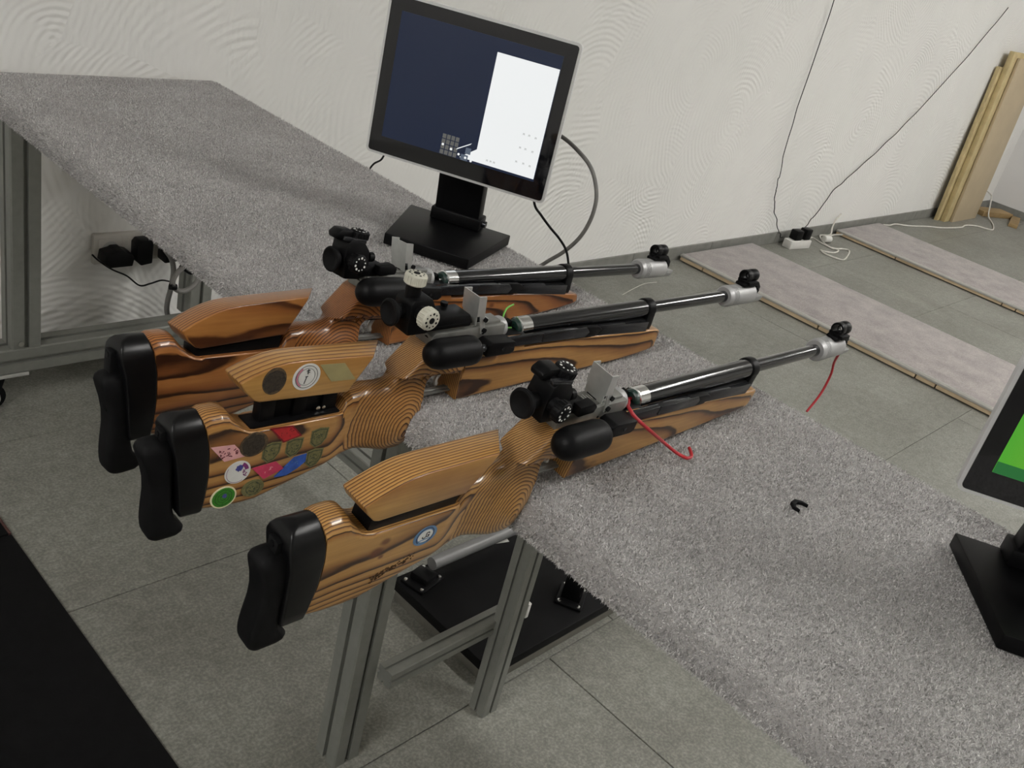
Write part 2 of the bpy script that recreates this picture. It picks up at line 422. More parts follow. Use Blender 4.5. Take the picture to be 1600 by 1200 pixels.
# ------------------------------------------------------------------ black floor mats (lower left)
def mat_piece(y0, y1, label, red):
    t = thing('floor_mat', label, 'mat', (0.545, (y0 + y1) / 2, 0), 'black floor mats')
    h = (y1 - y0) / 2
    MB().bounds((-1.2, -h, 0), (-0.004 if red else 0.0, h, 0.006)).build('mat_sheet', M['mat_black'], t, bevel=0.0015)
    if red: MB().bounds((-0.004, -h + 0.0, 0), (0.001, h, 0.0062)).build('edge_strip', M['mat_red'], t, bevel=0.001)
mat_piece(1.4875, 2.03, 'black floor mat with a brown edge nearest the plaster wall', True)
mat_piece(0.62, 1.4835, 'black floor mat in the lower left corner below the rifle butts', False)

# ------------------------------------------------------------------ shooting table (frame, slab) and carpet
def profile(mb_body, mb_slot, a, b, s, slots=4):
    """square slotted aluminium extrusion from a to b (axis parallel)"""
    a, b = Vector(a), Vector(b); d = (b - a); L = d.length; d.normalize()
    ref = Vector((0, 0, 1)) if abs(d.z) < 0.5 else Vector((1, 0, 0))
    u = d.cross(ref).normalized(); v = d.cross(u); h = s / 2; sl = s * 0.085; dp = s * 0.14; ch = s * 0.05
    out = []
    for q in range(4):
        c_, s_ = [(1, 0), (0, 1), (-1, 0), (0, -1)][q]
        loc = [(h - 0, -h + ch), (h, -sl), (h - dp, -sl), (h - dp, sl), (h, sl), (h, h - ch)]
        out += [(x * c_ - y * s_, x * s_ + y * c_) for x, y in loc]
    n = len(out)
    vs = [a + u * x + v * y for x, y in out] + [b + u * x + v * y for x, y in out]
    mb_body.add(vs, [list(range(n)), list(range(2 * n - 1, n - 1, -1))] + [[(i + 1) % n, i, n + i, n + (i + 1) % n] for i in range(n)])
def extrusion(name, a, b, s, parent):
    mb = MB(); profile(mb, None, a, b, s); return mb.build(name, M['profile'], parent, smooth=False)

tab = thing('shooting_table', 'long shooting table on slotted aluminium legs under grey carpet', 'table', (0.95, 0.8, 0))
o_ = Vector((0.95, 0.8, 0))
def R_(p): return Vector(p) - o_
XF, XB, YN, YW = 0.681, 1.232, -0.75, 2.07
RR = 0.023
MB().bounds(R_((XF + 0.024, YN + 0.01, 0.655)), R_((XB - 0.008, YW - 0.005, 0.6915))).build('table_top', M['edge_wood'], tab)
extrusion('leg', R_((0.735, 1.93, 0.152)), R_((0.735, 1.93, 0.6545)), 0.06, tab)
extrusion('leg', R_((1.155, 1.955, 0.152)), R_((1.155, 1.955, 0.6545)), 0.06, tab)
extrusion('beam', R_((0.42, 1.93, 0.122)), R_((1.30, 1.93, 0.122)), 0.06, tab)
extrusion('leg', R_((0.76, 0.755, 0.0)), R_((0.76, 0.755, 0.6545)), 0.05, tab)
extrusion('leg', R_((1.025, 0.69, 0.0)), R_((1.025, 0.69, 0.6545)), 0.036, tab)
extrusion('beam', R_((1.142, 1.08, 0.15)), R_((1.142, 1.90, 0.15)), 0.04, tab)
extrusion('beam', R_((0.786, 0.715, 0.185)), R_((1.085, 0.715, 0.185)), 0.03, tab)
MB().bounds(R_((1.0855, 0.699, 0.169)), R_((1.094, 0.731, 0.201))).build('end_cap', M['white_plastic'], tab, bevel=0.002)
extrusion('leg', R_((0.76, -0.55, 0.0)), R_((0.76, -0.55, 0.6545)), 0.05, tab)
extrusion('leg', R_((1.16, -0.55, 0.0)), R_((1.16, -0.55, 0.6545)), 0.05, tab)
def caster(x, y):
    MB().bounds(R_((x - 0.09, y - 0.03, 0.083)), R_((x + 0.04, y + 0.03, 0.0915))).build('caster_plate', M['grey_plastic'], tab, bevel=0.002)
    f = MB().prism([(-0.03, 0.0), (0.03, 0.0), (0.012, -0.055), (-0.012, -0.055)], -0.022, 0.022).build('caster_fork', M['black_plastic'], tab, bevel=0.004, loc=R_((x - 0.035, y, 0.082)))
    wh = MB().lathe([(-0.014, 0.026), (-0.012, 0.032), (0.012, 0.032), (0.014, 0.026)], (0, 0, 0), (0, 1, 0), 24).build('wheel', M['rubber'], f, loc=(0.0, 0.0, -0.050))
    MB().lathe([(-0.024, 0.006), (0.024, 0.006)], (0, 0, 0), (0, 1, 0), 10).build('axle', M['chrome'], f, loc=(0.0, 0.0, -0.050))
    MB().lathe([(-0.0235, 0.017), (-0.0165, 0.019)], (0, 0, 0), (0, 1, 0), 24).build('wheel_cover', M['grey_plastic'], f, loc=(0, 0, -0.05))
caster(0.70, 1.93); caster(1.27, 1.93)
MB().cyl(R_((0.722, 1.899, 0.165)), R_((0.722, 1.896, 0.165)), 0.006, 10).build('bolt', M['chrome'], tab)

def carpet():
    # cross-section in x-z: flat top with a half-round front nose, short drop at the back
    prof = [(XB - 0.004, 0.6545), (XB, 0.662), (XB, 0.686), (XB - 0.004, 0.694)]
    n_flat = 24
    xs = np.linspace(XB - 0.012, XF + RR, n_flat)
    prof += [(x, 0.696) for x in xs]
    cx, cz = XF + RR, 0.696 - RR
    for k in range(1, 13):
        an = math.pi / 2 + math.pi * k / 12; prof.append((cx + RR * math.cos(an), cz + RR * math.sin(an)))
    n_out = len(prof)
    for k in range(13):
        an = 1.5 * math.pi - math.pi * k / 12; prof.append((cx + (RR - 0.004) * math.cos(an), cz + (RR - 0.004) * math.sin(an)))
    prof += [(XB - 0.007, 0.692), (XB - 0.007, 0.6545)]
    ys = np.linspace(YN, YW, 90)
    vs = []; fs = []
    n = len(prof)
    for y in ys:
        for (x, z) in prof: vs.append((x, y, z))
    for j in range(len(ys) - 1):
        for i in range(n - 1): fs.append((j * n + i, j * n + i + 1, (j + 1) * n + i + 1, (j + 1) * n + i))
        fs.append((j * n + n - 1, j * n, (j + 1) * n, (j + 1) * n + n - 1))
    fs.append(tuple(range(n - 1, -1, -1))); fs.append(tuple((len(ys) - 1) * n + k for k in range(n)))
    c = MB().add(vs, fs).build('table_carpet', M['carpet'], angle=50)
    tag(c, 'grey speckled carpet laid over the shooting table with rounded front edge', 'carpet')
    # pile: bent tapered tufts following the surface
    rng = np.random.default_rng(5)
    seg = np.array([p for p in prof[3:n_out - 1]]); d = np.sqrt((np.diff(seg, axis=0) ** 2).sum(1)); cum = np.concatenate([[0], np.cumsum(d)])
    ya, yb = -0.25, 2.06
    N = 420000
    s = rng.random(N) * cum[-1]; y = ya + (yb - ya) * rng.random(N) ** 1.25      # denser towards the near end
    x = np.interp(s, cum, seg[:, 0]); z = np.interp(s, cum, seg[:, 1])
    e = 0.002
    tx = np.interp(np.clip(s + e, 0, cum[-1]), cum, seg[:, 0]) - np.interp(np.clip(s - e, 0, cum[-1]), cum, seg[:, 0])
    tz = np.interp(np.clip(s + e, 0, cum[-1]), cum, seg[:, 1]) - np.interp(np.clip(s - e, 0, cum[-1]), cum, seg[:, 1])
    ln = np.hypot(tx, tz); nx, nz = tz / ln, -tx / ln
    base = np.stack([x, y, z], 1) - np.stack([nx, 0 * nx, nz], 1) * 0.0006
    nrm = np.stack([nx, 0 * nx, nz], 1)
    lean = rng.normal(0, 0.55, (N, 3)); di = nrm + lean; di /= np.linalg.norm(di, axis=1)[:, None]
    dot = (di * nrm).sum(1); di[dot < 0.25] = nrm[dot < 0.25]
    L = rng.uniform(0.0026, 0.0048, N)[:, None]; wd = rng.uniform(0.00045, 0.0009, N)[:, None]
    side = np.cross(di, rng.normal(0, 1, (N, 3))); side /= np.linalg.norm(side, axis=1)[:, None]
    bend = rng.normal(0, 0.0011, (N, 3))
    V = np.empty((N, 5, 3))
    V[:, 0] = base - side * wd; V[:, 1] = base + side * wd
    midp = base + di * L * 0.55
    V[:, 2] = midp + side * wd * 0.9; V[:, 3] = midp - side * wd * 0.9
    V[:, 4] = base + di * L + bend
    me = bpy.data.meshes.new('pile')
    me.vertices.add(N * 5); me.vertices.foreach_set('co', V.reshape(-1))
    idx = np.arange(N)[:, None] * 5
    loops = np.concatenate([idx + np.array([[0, 1, 2, 3]]), idx + np.array([[3, 2, 4]])], 1).reshape(-1)
    me.loops.add(len(loops)); me.loops.foreach_set('vertex_index', loops.astype(np.int32))
    me.polygons.add(N * 2)
    st = np.stack([np.arange(N) * 7, np.arange(N) * 7 + 4], 1).reshape(-1)
    me.polygons.foreach_set('loop_start', st.astype(np.int32))
    me.update(calc_edges=True)
    at = me.attributes.new('tone', 'FLOAT', 'POINT')
    tone = np.clip(rng.normal(0.48, 0.27, N), 0, 1)
    at.data.foreach_set('value', np.repeat(tone, 5).astype(np.float32))
    p = link('pile', me, M['pile'], c)
    p['kind'] = 'stuff'
carpet()

# ------------------------------------------------------------------ carpeted boards on the floor
def floor_board(x0, x1, y0, y1, h, label, joints):
    t = thing('floor_board', label, 'board', ((x0 + x1) / 2, (y0 + y1) / 2, 0), 'carpeted boards lying on the floor')
    hx, hy = (x1 - x0) / 2, (y1 - y0) / 2
    MB().bounds((-hx + 0.018, -hy + 0.004, 0.0), (hx - 0.004, hy - 0.004, h - 0.006)).build('core', M['mat_black'], t)
    MB().bounds((-hx + 0.008, -hy, h - 0.006), (hx, hy, h)).build('carpet_top', M['carpet_strip'], t, bevel=0.002)
    MB().prism([(-hx, h - 0.009), (-hx + 0.022, h - 0.0055), (-hx + 0.024, h + 0.0015), (-hx + 0.016, h + 0.003), (-hx + 0.002, h - 0.001)], -hy, hy).build('metal_trim', M['trim_alu'], t, bevel=0.0008)
    ys = [y1 - (y0 + y1) / 2] + [j - (y0 + y1) / 2 for j in joints] + [-hy]
    for a, b in zip(ys[:-1], ys[1:]):
        MB().bounds((-hx + 0.003, b + 0.003, 0.005), (-hx + 0.017, a - 0.003, h - 0.010)).build('edge_slat', M['edge_wood'], t, bevel=0.0008)
    return t
floor_board(3.535, 4.15, -1.6, 2.06, 0.030, 'pinkish carpeted board on the floor closest to the table, with metal front edge', [1.935, 1.36, 0.94, 0.86, -0.4])
floor_board(5.06, 5.62, -1.6, 2.06, 0.028, 'pinkish carpeted board lying further down the floor by the leaning planks', [1.70, 1.12, 1.05, -0.3])

# ------------------------------------------------------------------ rifles
MM = 0.001
def lerp_tab(tab_, x):
    xs = [a for a, b in tab_]; ys = [b for a, b in tab_]
    return float(np.interp(x, xs, ys))
def sstep(a, b, x):
    t = min(1, max(0, (x - a) / (b - a))); return t * t * (3 - 2 * t)

def stock_mesh(slope, tip_round):
    zt = [(-320, 38), (-314, 40.5), (-300, 41), (-293, 39), (-286, 30), (-276, 19), (-270, 15.5), (-262, 13.5), (-160, 13.5), (-156, 15), (-151, 27), (-144, 33), (-125, 36), (-104, 36.5), (-92, 38), (-86, 41.5), (-82, 45), (-52, 77), (-47, 80.5), (-42, 81), (94, 79), (100, 78), (104, 62), (240, 60), (376, 52), (388, 51), (392, 49), (394, 44)]
    zb = [(-320, -74), (-300, -76.5), (-270, -78.5), (-250, -78), (-213, -67), (-169, -53.5), (-150, -46.5), (-130, -44), (-108, -48), (-90, -53), (-72, -53), (-58, -49), (-50, -41), (-47, -28), (-45.5, -5), (-43, 14), (-39, 26), (-32, 33), (-22, 37), (2, 38.5), (5, 36), (7.5, 12), (9, 0)]
    xs = sorted(set([a for a, b in zt] + [a for a, b in zb] + list(np.arange(-320, -40, 3.0)) + list(np.arange(-40, 20, 2.5)) + list(np.arange(20, 392, 9.0))))
    NS, NC = 26, 6
    vs = []; rings = []
    for x in xs:
        top = lerp_tab(zt, x)
        bot = lerp_tab(zb, x) if x <= 9 else 0 + slope * x
        if x > 300: bot += (x - 300) ** 2 / 94 ** 2 * 5.0 * tip_round
        bot = min(bot, top - 4)
        H = top - bot
        if x < -258: rt = 5 + 12 * (1 - sstep(-296, -272, x))
        elif x < -155: rt = 2.5
        elif x < -84: rt = 13
        elif x < -44: rt = 6
        elif x < 100: rt = 3
        else: rt = 2.5
        rb = 8 if x < -160 else (8 + 7 * sstep(-160, -120, x) if x < -44 else (6 if x < 5 else 4.5))
        rt = min(rt, H * 0.45); rb = min(rb, H * 0.45)
        def wfun(z):
            wv = 20.0
            if x < -150: wv = 20.0 - 2.0 * sstep(-20, -80, z)
            g = sstep(-172, -135, x) * (1 - sstep(-36, 0, x))
            if g > 0 and x < 8:
                sw = 16.0 + 12.0 * math.exp(-((x + 74) / (46.0 if x < -70 else 30.0)) ** 2 - ((z + 20) / 40.0) ** 2)
                sw -= 5.0 * sstep(10, 34, z) * sstep(-130, -96, x)
                if x > -96: sw += (22.5 - sw) * sstep(41, 47, z) * sstep(-90, -82, x)
                wv = wv * (1 - g) + sw * g
            if x > -84 and z > 38: wv = max(wv, 22.5 * sstep(39, 46, z))
            if x >= 8: wv = 20.5 - 2.5 * sstep(120, 392, x) - 1.5 * sstep(40, 0, z - slope * x)
            if x > 380: wv -= (x - 380) ** 2 / 196.0 * 2.0
            if x < -300: wv *= 1.0
            return wv
        levels = []
        for k in range(NC + 1):
            an = -math.pi / 2 + (math.pi / 2) * k / NC
            levels.append((bot + rb + rb * math.sin(an), rb - rb * math.cos(an)))
        for k in range(1, NS):
            levels.append((bot + rb + (H - rb - rt) * k / NS, 0))
        for k in range(NC + 1):
            an = (math.pi / 2) * k / NC
            levels.append((top - rt + rt * math.sin(an), rt - rt * math.cos(an)))
        ring = []
        kx = 1 - sstep(-320, -280, x)
        bx = lambda z: x + kx * lerp_tab([(-80, 8.0), (-60, 10.5), (-30, 11.5), (0, 9.0), (25, 4.0), (40, 0)], z)
        for z, inset in levels: ring.append((bx(z), -(max(0.5, wfun(z) - inset)), z))
        for z, inset in reversed(levels): ring.append((bx(z), max(0.5, wfun(z) - inset), z))
        o = len(vs); vs += ring; rings.append((o, len(ring)))
    fs = []
    for (a, n), (b, _) in zip(rings[:-1], rings[1:]):
        for k in range(n):
            k2 = (k + 1) % n; fs.append((a + k, a + k2, b + k2, b + k))
    a, n = rings[0]; fs.append(tuple(range(a + n - 1, a - 1, -1)))
    a, n = rings[-1]; fs.append(tuple(range(a, a + n)))
    return MB(MM).add(vs, fs).mesh('stock', angle=42)

def sticker(parent, kind, pts=None, c=None, rx=13, rz=13, y=-20.6, layers=(), surf='stock_sticker', label=None):
    """thin vinyl decal on the right flank: outline in x-z, further layers are printed shapes"""
    def outl(sc):
        if pts: 
            cx = sum(p[0] for p in pts) / len(pts); cz = sum(p[1] for p in pts) / len(pts)
            return [(cx + (p[0] - cx) * sc, cz + (p[1] - cz) * sc) for p in pts]
        return [(c[0] + rx * sc * math.cos(2 * math.pi * k / 36), c[1] + rz * sc * math.sin(2 * math.pi * k / 36)) for k in range(36)]
    st = MB(MM).prism(outl(1.0), y, y + 1.2).build('sticker', kind, parent, label=label)
    for i, (shape, mt) in enumerate(layers):
        yy = y - 0.12 * (i + 1)
        if isinstance(shape, (int, float)): o = [outl(shape)]
        else: o = shape
        mb = MB(MM)
        for q in o: mb.prism(q, yy, yy + 0.6)
        mb.build('print', mt, st)
    return st

def strokes(c, segs, wd):
    """list of thin quads: short printed strokes round a centre"""
    out = []
    for (x0, z0, x1, z1) in segs:
        d = Vector((x1 - x0, z1 - z0)); 
        if d.length < 1e-6: continue
        d.normalize(); p = Vector((-d.y, d.x)) * wd / 2
        a = Vector((c[0] + x0, c[1] + z0)); b = Vector((c[0] + x1, c[1] + z1))
        out.append([tuple(a + p), tuple(b + p), tuple(b - p), tuple(a - p)])
    return out

def knob(parent, name, mat, c, axis, r, h, ticks=True, ribs=18):
    k = MB(MM)
    a = Vector(axis).normalized()
    k.lathe([(-h / 2, r * 0.82), (-h / 2 + 1, r * 0.95), (-h / 2 + 1.6, r), (h / 2 - 1.6, r), (h / 2 - 0.6, r * 0.96), (h / 2, r * 0.88)], c, axis, 36)
    u = a.orthogonal().normalized(); v = a.cross(u)
    for i in range(ribs):
        an = 2 * math.pi * i / ribs; d = u * math.cos(an) + v * math.sin(an)
        p = Vector(c) + d * r * 0.985
        k.cyl(p - a * (h / 2 - 2), p + a * (h / 2 - 2), 0.9, 6)
    o = k.build(name, mat, parent)
    if ticks:
        t = MB(MM)
        for i in range(10):
            an = 2 * math.pi * i / 10; d = u * math.cos(an) + v * math.sin(an)
            p = Vector(c) + d * r * 0.66 + a * (h / 2 + 0.1)
            t.cyl(p - a * 0.4, p + a * 0.15, 1.0 if i % 3 else 1.5, 8)
        t.build('tick_mark', M['white_tick'] if ticks is True else ticks, o)
        MB(MM).lathe([(0, r * 0.3), (0.8, r * 0.3), (0.8, r * 0.12)], Vector(c) + a * (h / 2 - 0.2), a, 14).build('screw', M['matte_black'], o)
    return o

SPACER = [  # z, back x, front x, half width
    (-76, -332, -312.5, 13), (-75.5, -333.5, -311.5, 17), (-72, -335, -310.5, 19.2), (-60, -337, -309.7, 20.2), (-30, -341, -308.5, 20.4), (0, -346, -311, 20.4), (12, -349.5, -313.2, 20.3),
    (20, -351.5, -314.8, 19.6), (27, -351.5, -316.4, 17.6), (33, -350, -318.2, 14), (37, -347, -319.4, 9.5), (39.3, -341, -319.8, 5), (40, -336, -320, 2)]
PAD = [  # z, back x, front x, half width
    (-106, -352, -346, 6), (-104.5, -357, -338, 10), (-101, -360, -328, 13), (-97, -361.6, -325, 14.5), (-92, -362.5, -325, 15.2), (-86, -363.2, -330, 15.5), (-79, -363.5, -335.5, 15.5), (-68, -363.5, -338.5, 15.5),
    (-50, -363, -341, 15.5), (-34, -364.5, -342, 15.5), (-18, -368.5, -342.5, 15.3), (-4, -373.5, -343, 15), (3, -375.8, -343, 14.4), (8, -375.5, -344, 13), (12, -373, -345, 10.5), (14.8, -368, -347, 7), (16, -362, -350, 3)]
def zloft(rows, rc, k=6):
    """stack of rounded rectangles, one per height"""
    vs = []; fs = []; n = 4 * (k + 1)
    for z, xb, xf, hw in rows:
        r = min(rc, hw * 0.9, (xf - xb) * 0.45)
        for cx, cy, a0 in ((xf - r, hw - r, 0), (xb + r, hw - r, 90), (xb + r, -hw + r, 180), (xf - r, -hw + r, 270)):
            for q in range(k + 1):
                an = math.radians(a0 + 90 * q / k); vs.append((cx + r * math.cos(an), cy + r * math.sin(an), z))
    for i in range(len(rows) - 1):
        for q in range(n): fs.append((i * n + q, i * n + (q + 1) % n, (i + 1) * n + (q + 1) % n, (i + 1) * n + q))
    fs.append(tuple(range(n - 1, -1, -1))); fs.append(tuple((len(rows) - 1) * n + q for q in range(n)))
    return MB(MM).add(vs, fs)

def rifle(label, pose, woods, slope, tip_round, cheek, pad_shift, sight, nut):
    x, y, z, yaw, pitch, roll = pose
    root = thing('air_rifle', label, 'rifle', (x, y, z), 'target air rifles lying across the table')
    rm = Matrix.Rotation(math.radians(yaw), 3, 'Z') @ Matrix.Rotation(-math.radians(pitch), 3, 'Y') @ Matrix.Rotation(math.radians(roll), 3, 'X')
    root.rotation_euler = rm.to_euler()
    link('stock', stock_mesh(slope, tip_round), woods[0], root)
    # adjustable cheekpiece
    dz0, dz1 = cheek            # lift at back and at front
    def cz(px, pz): return pz + dz0 + (dz1 - dz0) * (px + 290) / 160
    prof = [(-270, 33), (-281, 44), (-288, 55), (-276, 61.5), (-262, 67.5), (-250, 71.5), (-238, 74), (-220, 75.2), (-132, 75), (-133.5, 70), (-158, 31.5), (-264, 31)]
    prof = [(px, cz(px, pz)) for px, pz in prof]
    def sh(px, pz):
        f = sstep(-215, -130, px)
        return (30 * f * (0.65 if pz < 45 + dz1 else 1.0), -2.0)
    MB(MM).prism(prof, -20.5, 13, sh).build('cheekpiece', woods[1], root, bevel=1.6, segs=3)
    hgt = 33 + (dz0 + dz1) / 2
    post = MB(MM).bounds((-266, -14, 12), (-158, 12, 16 if dz0 > 5 else hgt - 1))
    for (a, b) in ((-253, -236), (-214, -198), (-178, -160)): post.bounds((a, -7.5, 10), (b, 7.5, hgt))
    post.bounds((-255, -6, hgt - 10), (-160, 6, hgt))
    post.bounds((-236, -4, 15), (-178, 4, hgt - 4))
    po = post.build('height_mechanism', M['satin_black'], root, bevel=0.8)
    MB(MM).cyl((-183, -8.6, 20), (-183, -7.4, 20), 2.6, 12).build('screw', M['chrome'], po)
    MB(MM).cyl((-176, -8.6, 20), (-176, -7.4, 20), 2.0, 12).build('screw', M['chrome'], po)
    # butt spacer and butt pad
    zloft(SPACER, 2.5).build('butt_spacer', M['spacer'], root, angle=50)
    dx, dz = pad_shift
    zloft([(z_ + dz, a_ + dx, b_ + dx, h_) for z_, a_, b_, h_ in PAD], 7).build('butt_pad', M['rubber'], root, angle=60)
    rail = MB(MM).bounds((-357, -7, -30 + dz), (-343, 7, 25)).build('pad_rail', M['matte_black'], root, bevel=1.5)
    MB(MM).cyl((-358, 0, 20), (-355, 0, 20), 3.2, 12).build('screw', M['satin_black'], rail)
    MB(MM).cyl((-356.8, 0, 8), (-354, 0, 8), 3.2, 12).build('screw', M['satin_black'], rail)
    # receiver
    rc = MB(MM)
    rc.prism([(-48, 76), (-50, 84), (-49, 92), (-44, 96), (66, 96), (66, 76)], -14.5, 14.5)
    rv = rc.build('receiver', M['receiver'], root, bevel=1.5)
    MB(MM).bounds((-46, -10, 96), (60, 10, 100)).build('sight_rail', M['receiver'], rv, bevel=1.2)
    mk = MB(MM)
    for k in range(14):
        mk.bounds((-8 + 4 * k, -3.5, 99.9), (-7.2 + 4 * k, 3.5 if k % 3 else 5.5, 100.25))
    mk.build('scale_mark', M['white_tick'], rv)
    for p, r_ in (((-49.5, -5, 86), 4.0),): MB(MM).cyl(p, (p[0] + 2, p[1], p[2]), r_, 14).build('screw', M['matte_black'], rv)
    for p, r_ in (((30, -14.9, 88), 1.8), ((20, -14.9, 82), 1.5)): MB(MM).cyl(p, (p[0], -14.2, p[2]), r_, 10).build('screw', M['matte_black'], rv)
    MB(MM).lathe([(0, 13.5), (8, 13.6), (11.5, 12.2), (13.5, 9), (14, 0.5)], (62, 0, 85), (1, 0, 0), 28).build('bolt_nose', M['alu_matte'], rv)
    MB(MM).prism([(66, 76), (70, 80.5), (92, 80.2), (104, 79), (104, 62), (66, 62)], -15.5, 17).build('loading_tray', M['satin_black'], rv, bevel=1)
    MB(MM).prism([(80, 79), (80, 81), (97, 87), (97, 79)], 4, 14).build('loading_ramp', M['matte_black'], rv, bevel=0.6)
    # loading flap standing up
    fl_ = MB(MM)
    tl = lambda zz: (136 - zz) * 0.16
    fl_.prism([(8 + 6.2, 100), (8, 138), (9.3, 138), (15.5, 100)], -14.5, 11)
    fl_.prism([(8 + 4, 112), (8, 138), (20, 137), (25, 108), (31, 92), (25, 88), (21, 100), (17, 112)], -16, -14.4)
    fl_.prism([(8 + 4, 112), (8, 138), (20, 137), (24, 108), (28, 96), (22, 96), (16, 112)], 11, 12.5)
    fo = fl_.build('loading_flap', M['alu'], root)
    MB(MM).cyl((26, -18.6, 107), (26, -15, 107), 2.8, 12).build('pivot_screw', M['matte_black'], fo)
    MB(MM).cyl((28, -18.6, 93), (28, -15, 93), 3.0, 12).build('pivot_screw', M['matte_black'], fo)
    MB(MM).bounds((14, -8, 98), (30, 8, 106)).build('flap_shaft', M['matte_black'], fo, bevel=1)
    # barrel group
    MB(MM).lathe([(-2, 3.0), (-4.5, 4.2), (-5, 8.5), (-4, 10.2), (-1, 11.4), (2, 12)], (101, 0, 80.3), (1, 0, 0), 28).build('breech_ring', M['breech'], root)
    if nut: MB(MM).lathe([(-9, 2.0), (-9, 3.6), (-3, 3.6)], (101, 0, 80.3), (1, 0, 0), 16).build('breech_nozzle', M['chrome'], root)
    MB(MM).lathe([(0, 11.5), (1, 13.2), (19, 13.2), (19.5, 12.4)], (100.5, 0, 80.3), (1, 0, 0), 40).build('barrel_collar', M['chrome'], root)
    MB(MM).cyl((119, 0, 80.3), (360, 0, 80.3), 12.6, 40).build('barrel_jacket', M['steel_black'], root)
    MB(MM).cyl((358, 0, 80.3), (566, 0, 80.3), 9.0, 32).build('barrel', M['steel_black'], root)
    bd = MB(MM).lathe([(0, 13.2), (1.2, 14.6), (14.8, 14.6), (16, 13.2)], (356, 0, 80.3), (1, 0, 0), 36)
    bd.prism([(356.5, 78), (356.5, 50.8), (369, 49.8), (371.5, 58), (371.5, 78)], -14, 14)
    bd.build('barrel_band', M['satin_black'], root, bevel=0.8)
    MB(MM).prism([(100, 66), (104, 60.5), (240, 57), (357, 50.5), (357, 68), (108, 70)], -12, 12).build('compression_rail', M['matte_black'], root, bevel=1)
    # side lever
    lv = MB(MM)
    lv.prism([(60, 68), (60, 80), (128, 80), (214, 77.5), (222, 70), (214, 63), (128, 66)], -23.5, -16.5)
    lo = lv.build('cocking_lever', M['rail_grey'], root, bevel=1.4)
    MB(MM).prism([(130, 67.5), (130, 80.4), (190, 79), (190, 66)], -24.6, -16).build('lever_plate', M['rail_grey'], lo, bevel=1)
    MB(MM).prism([(196, 62.5), (196, 78.5), (238, 76.5), (250, 70), (236, 61.5)], -22.5, -15).build('lever_link', M['satin_black'], lo, bevel=1.2)
    MB(MM).prism([(236, 58.5), (236, 74), (300, 72.5), (303, 69.5), (357, 67.5), (357, 51.8)], -18.2, -12.0).build('lever_rail', M['rail_grey'], root, bevel=0.8)
    MB(MM).prism([(22, 68), (22, 83), (28, 86), (66, 83.5), (68, 70.5), (62, 67)], -37, -16).build('lever_block', M['satin_black'], root, bevel=1.4)
    MB(MM).cyl((47, -37.6, 76), (47, -36.4, 76), 2.6, 12).build('pivot_screw', M['rail_grey'], root)
    MB(MM).cyl((-4, -33, 78), (24, -30, 77), 5.2, 16).build('handle_stem', M['rail_grey'], root)
    hp = [(0, 3), (1.5, 8), (5, 12.5), (10, 15.6), (16, 17.2), (24, 17.8), (64, 17.8), (70, 17), (74, 14.5), (76, 11), (77, 6)]
    MB(MM).lathe(hp, (-79, -43, 88), (1, 0.03, -0.045), 36).build('lever_handle', M['handle'], root)
    # muzzle weight with stepped nose and front sight
    mw = MB(MM).lathe([(0, 9.5), (0.2, 14.5), (5, 17.2), (8, 17.2)] + [q for k in range(5) for q in ((8 + 3 * k + 0.3, 15.9), (8 + 3 * k + 1.0, 15.9), (8 + 3 * k + 1.3, 17.0), (8 + 3 * k + 2.9, 17.0))] + [(24, 16.2), (25, 16.8), (72, 16.8), (73, 16.2), (73, 5)], (562, 0, 80.3), (1, 0, 0), 44)
    wo = mw.build('muzzle_weight', M['alu_matte'], root)
    nose = []
    for k in range(25):
        an = math.pi + math.pi * k / 24; nose.append((16.6 * math.cos(an), 16.6 * math.sin(an)))
    vs = [(635, a, 80.3 + b) for a, b in nose] + [(654, a * 0.97, 80.3 + b * 0.97) for a, b in nose]
    n = len(nose)
    MB(MM).add(vs, [list(range(n)), list(range(2 * n - 1, n - 1, -1))] + [[(i + 1) % n, i, n + i, n + (i + 1) % n] for i in range(n)]).build('weight_nose', M['alu_matte'], wo)
    fs_ = MB(MM)
    fs_.prism([(598, 96.5), (598, 101), (612, 103), (640, 103), (650, 94), (648, 81), (637, 81), (636, 96.5)], -9, 9)
    fs_.prism([(606, 100), (604, 106), (632, 106), (634, 98)], -13, 11)
    so = fs_.build('front_sight', M['matte_black'], root, bevel=1)
    MB(MM).lathe([(0, 7.4), (0, 10), (1.5, 10.4), (9, 10.2), (10, 9.6), (16, 9.6), (17, 10.2), (29, 10.2), (30, 9.6), (30, 7.4), (0, 7.4)], (604, 1, 112), (1, 0, 0), 32, caps=False).build('sight_tunnel', M['satin_black'], so)
    MB(MM).lathe([(0, 3.2), (0, 5.2), (1.2, 5.2), (1.2, 3.2), (0, 3.2)], (616, 1, 112), (1, 0, 0), 20, caps=False).bounds((616.2, -0.2, 104.5), (617.2, 2.2, 108)).build('sight_insert', M['rail_grey'], so)
    MB(MM).cyl((643, -10.6, 88), (643, -8.5, 88), 3.6, 14).build('clamp_screw', M['satin_black'], so)
    # trigger group
    tg = MB(MM).tube([(-44, 0, 12), (-30, 0, 9), (4, 0, 8), (14, 0, 12)], 2.6, 8, 4)
    tg.bounds((-44, -6, 6.5), (12, 6, 9.5))
    tg.build('trigger_guard', M['receiver'], root, bevel=0.8)
    MB(MM).tube([(-8, 0, 42), (-10, 0, 32), (-14, 0, 24), (-12, 0, 17)], 3.0, 8, 6).build('trigger', M['alu'], root)
    MB(MM).bounds((-28, -8, 34), (6, 8, 44)).build('trigger_housing', M['matte_black'], root, bevel=1)
    # rear sight
    (ex, ez), big = sight
    rs = MB(MM)
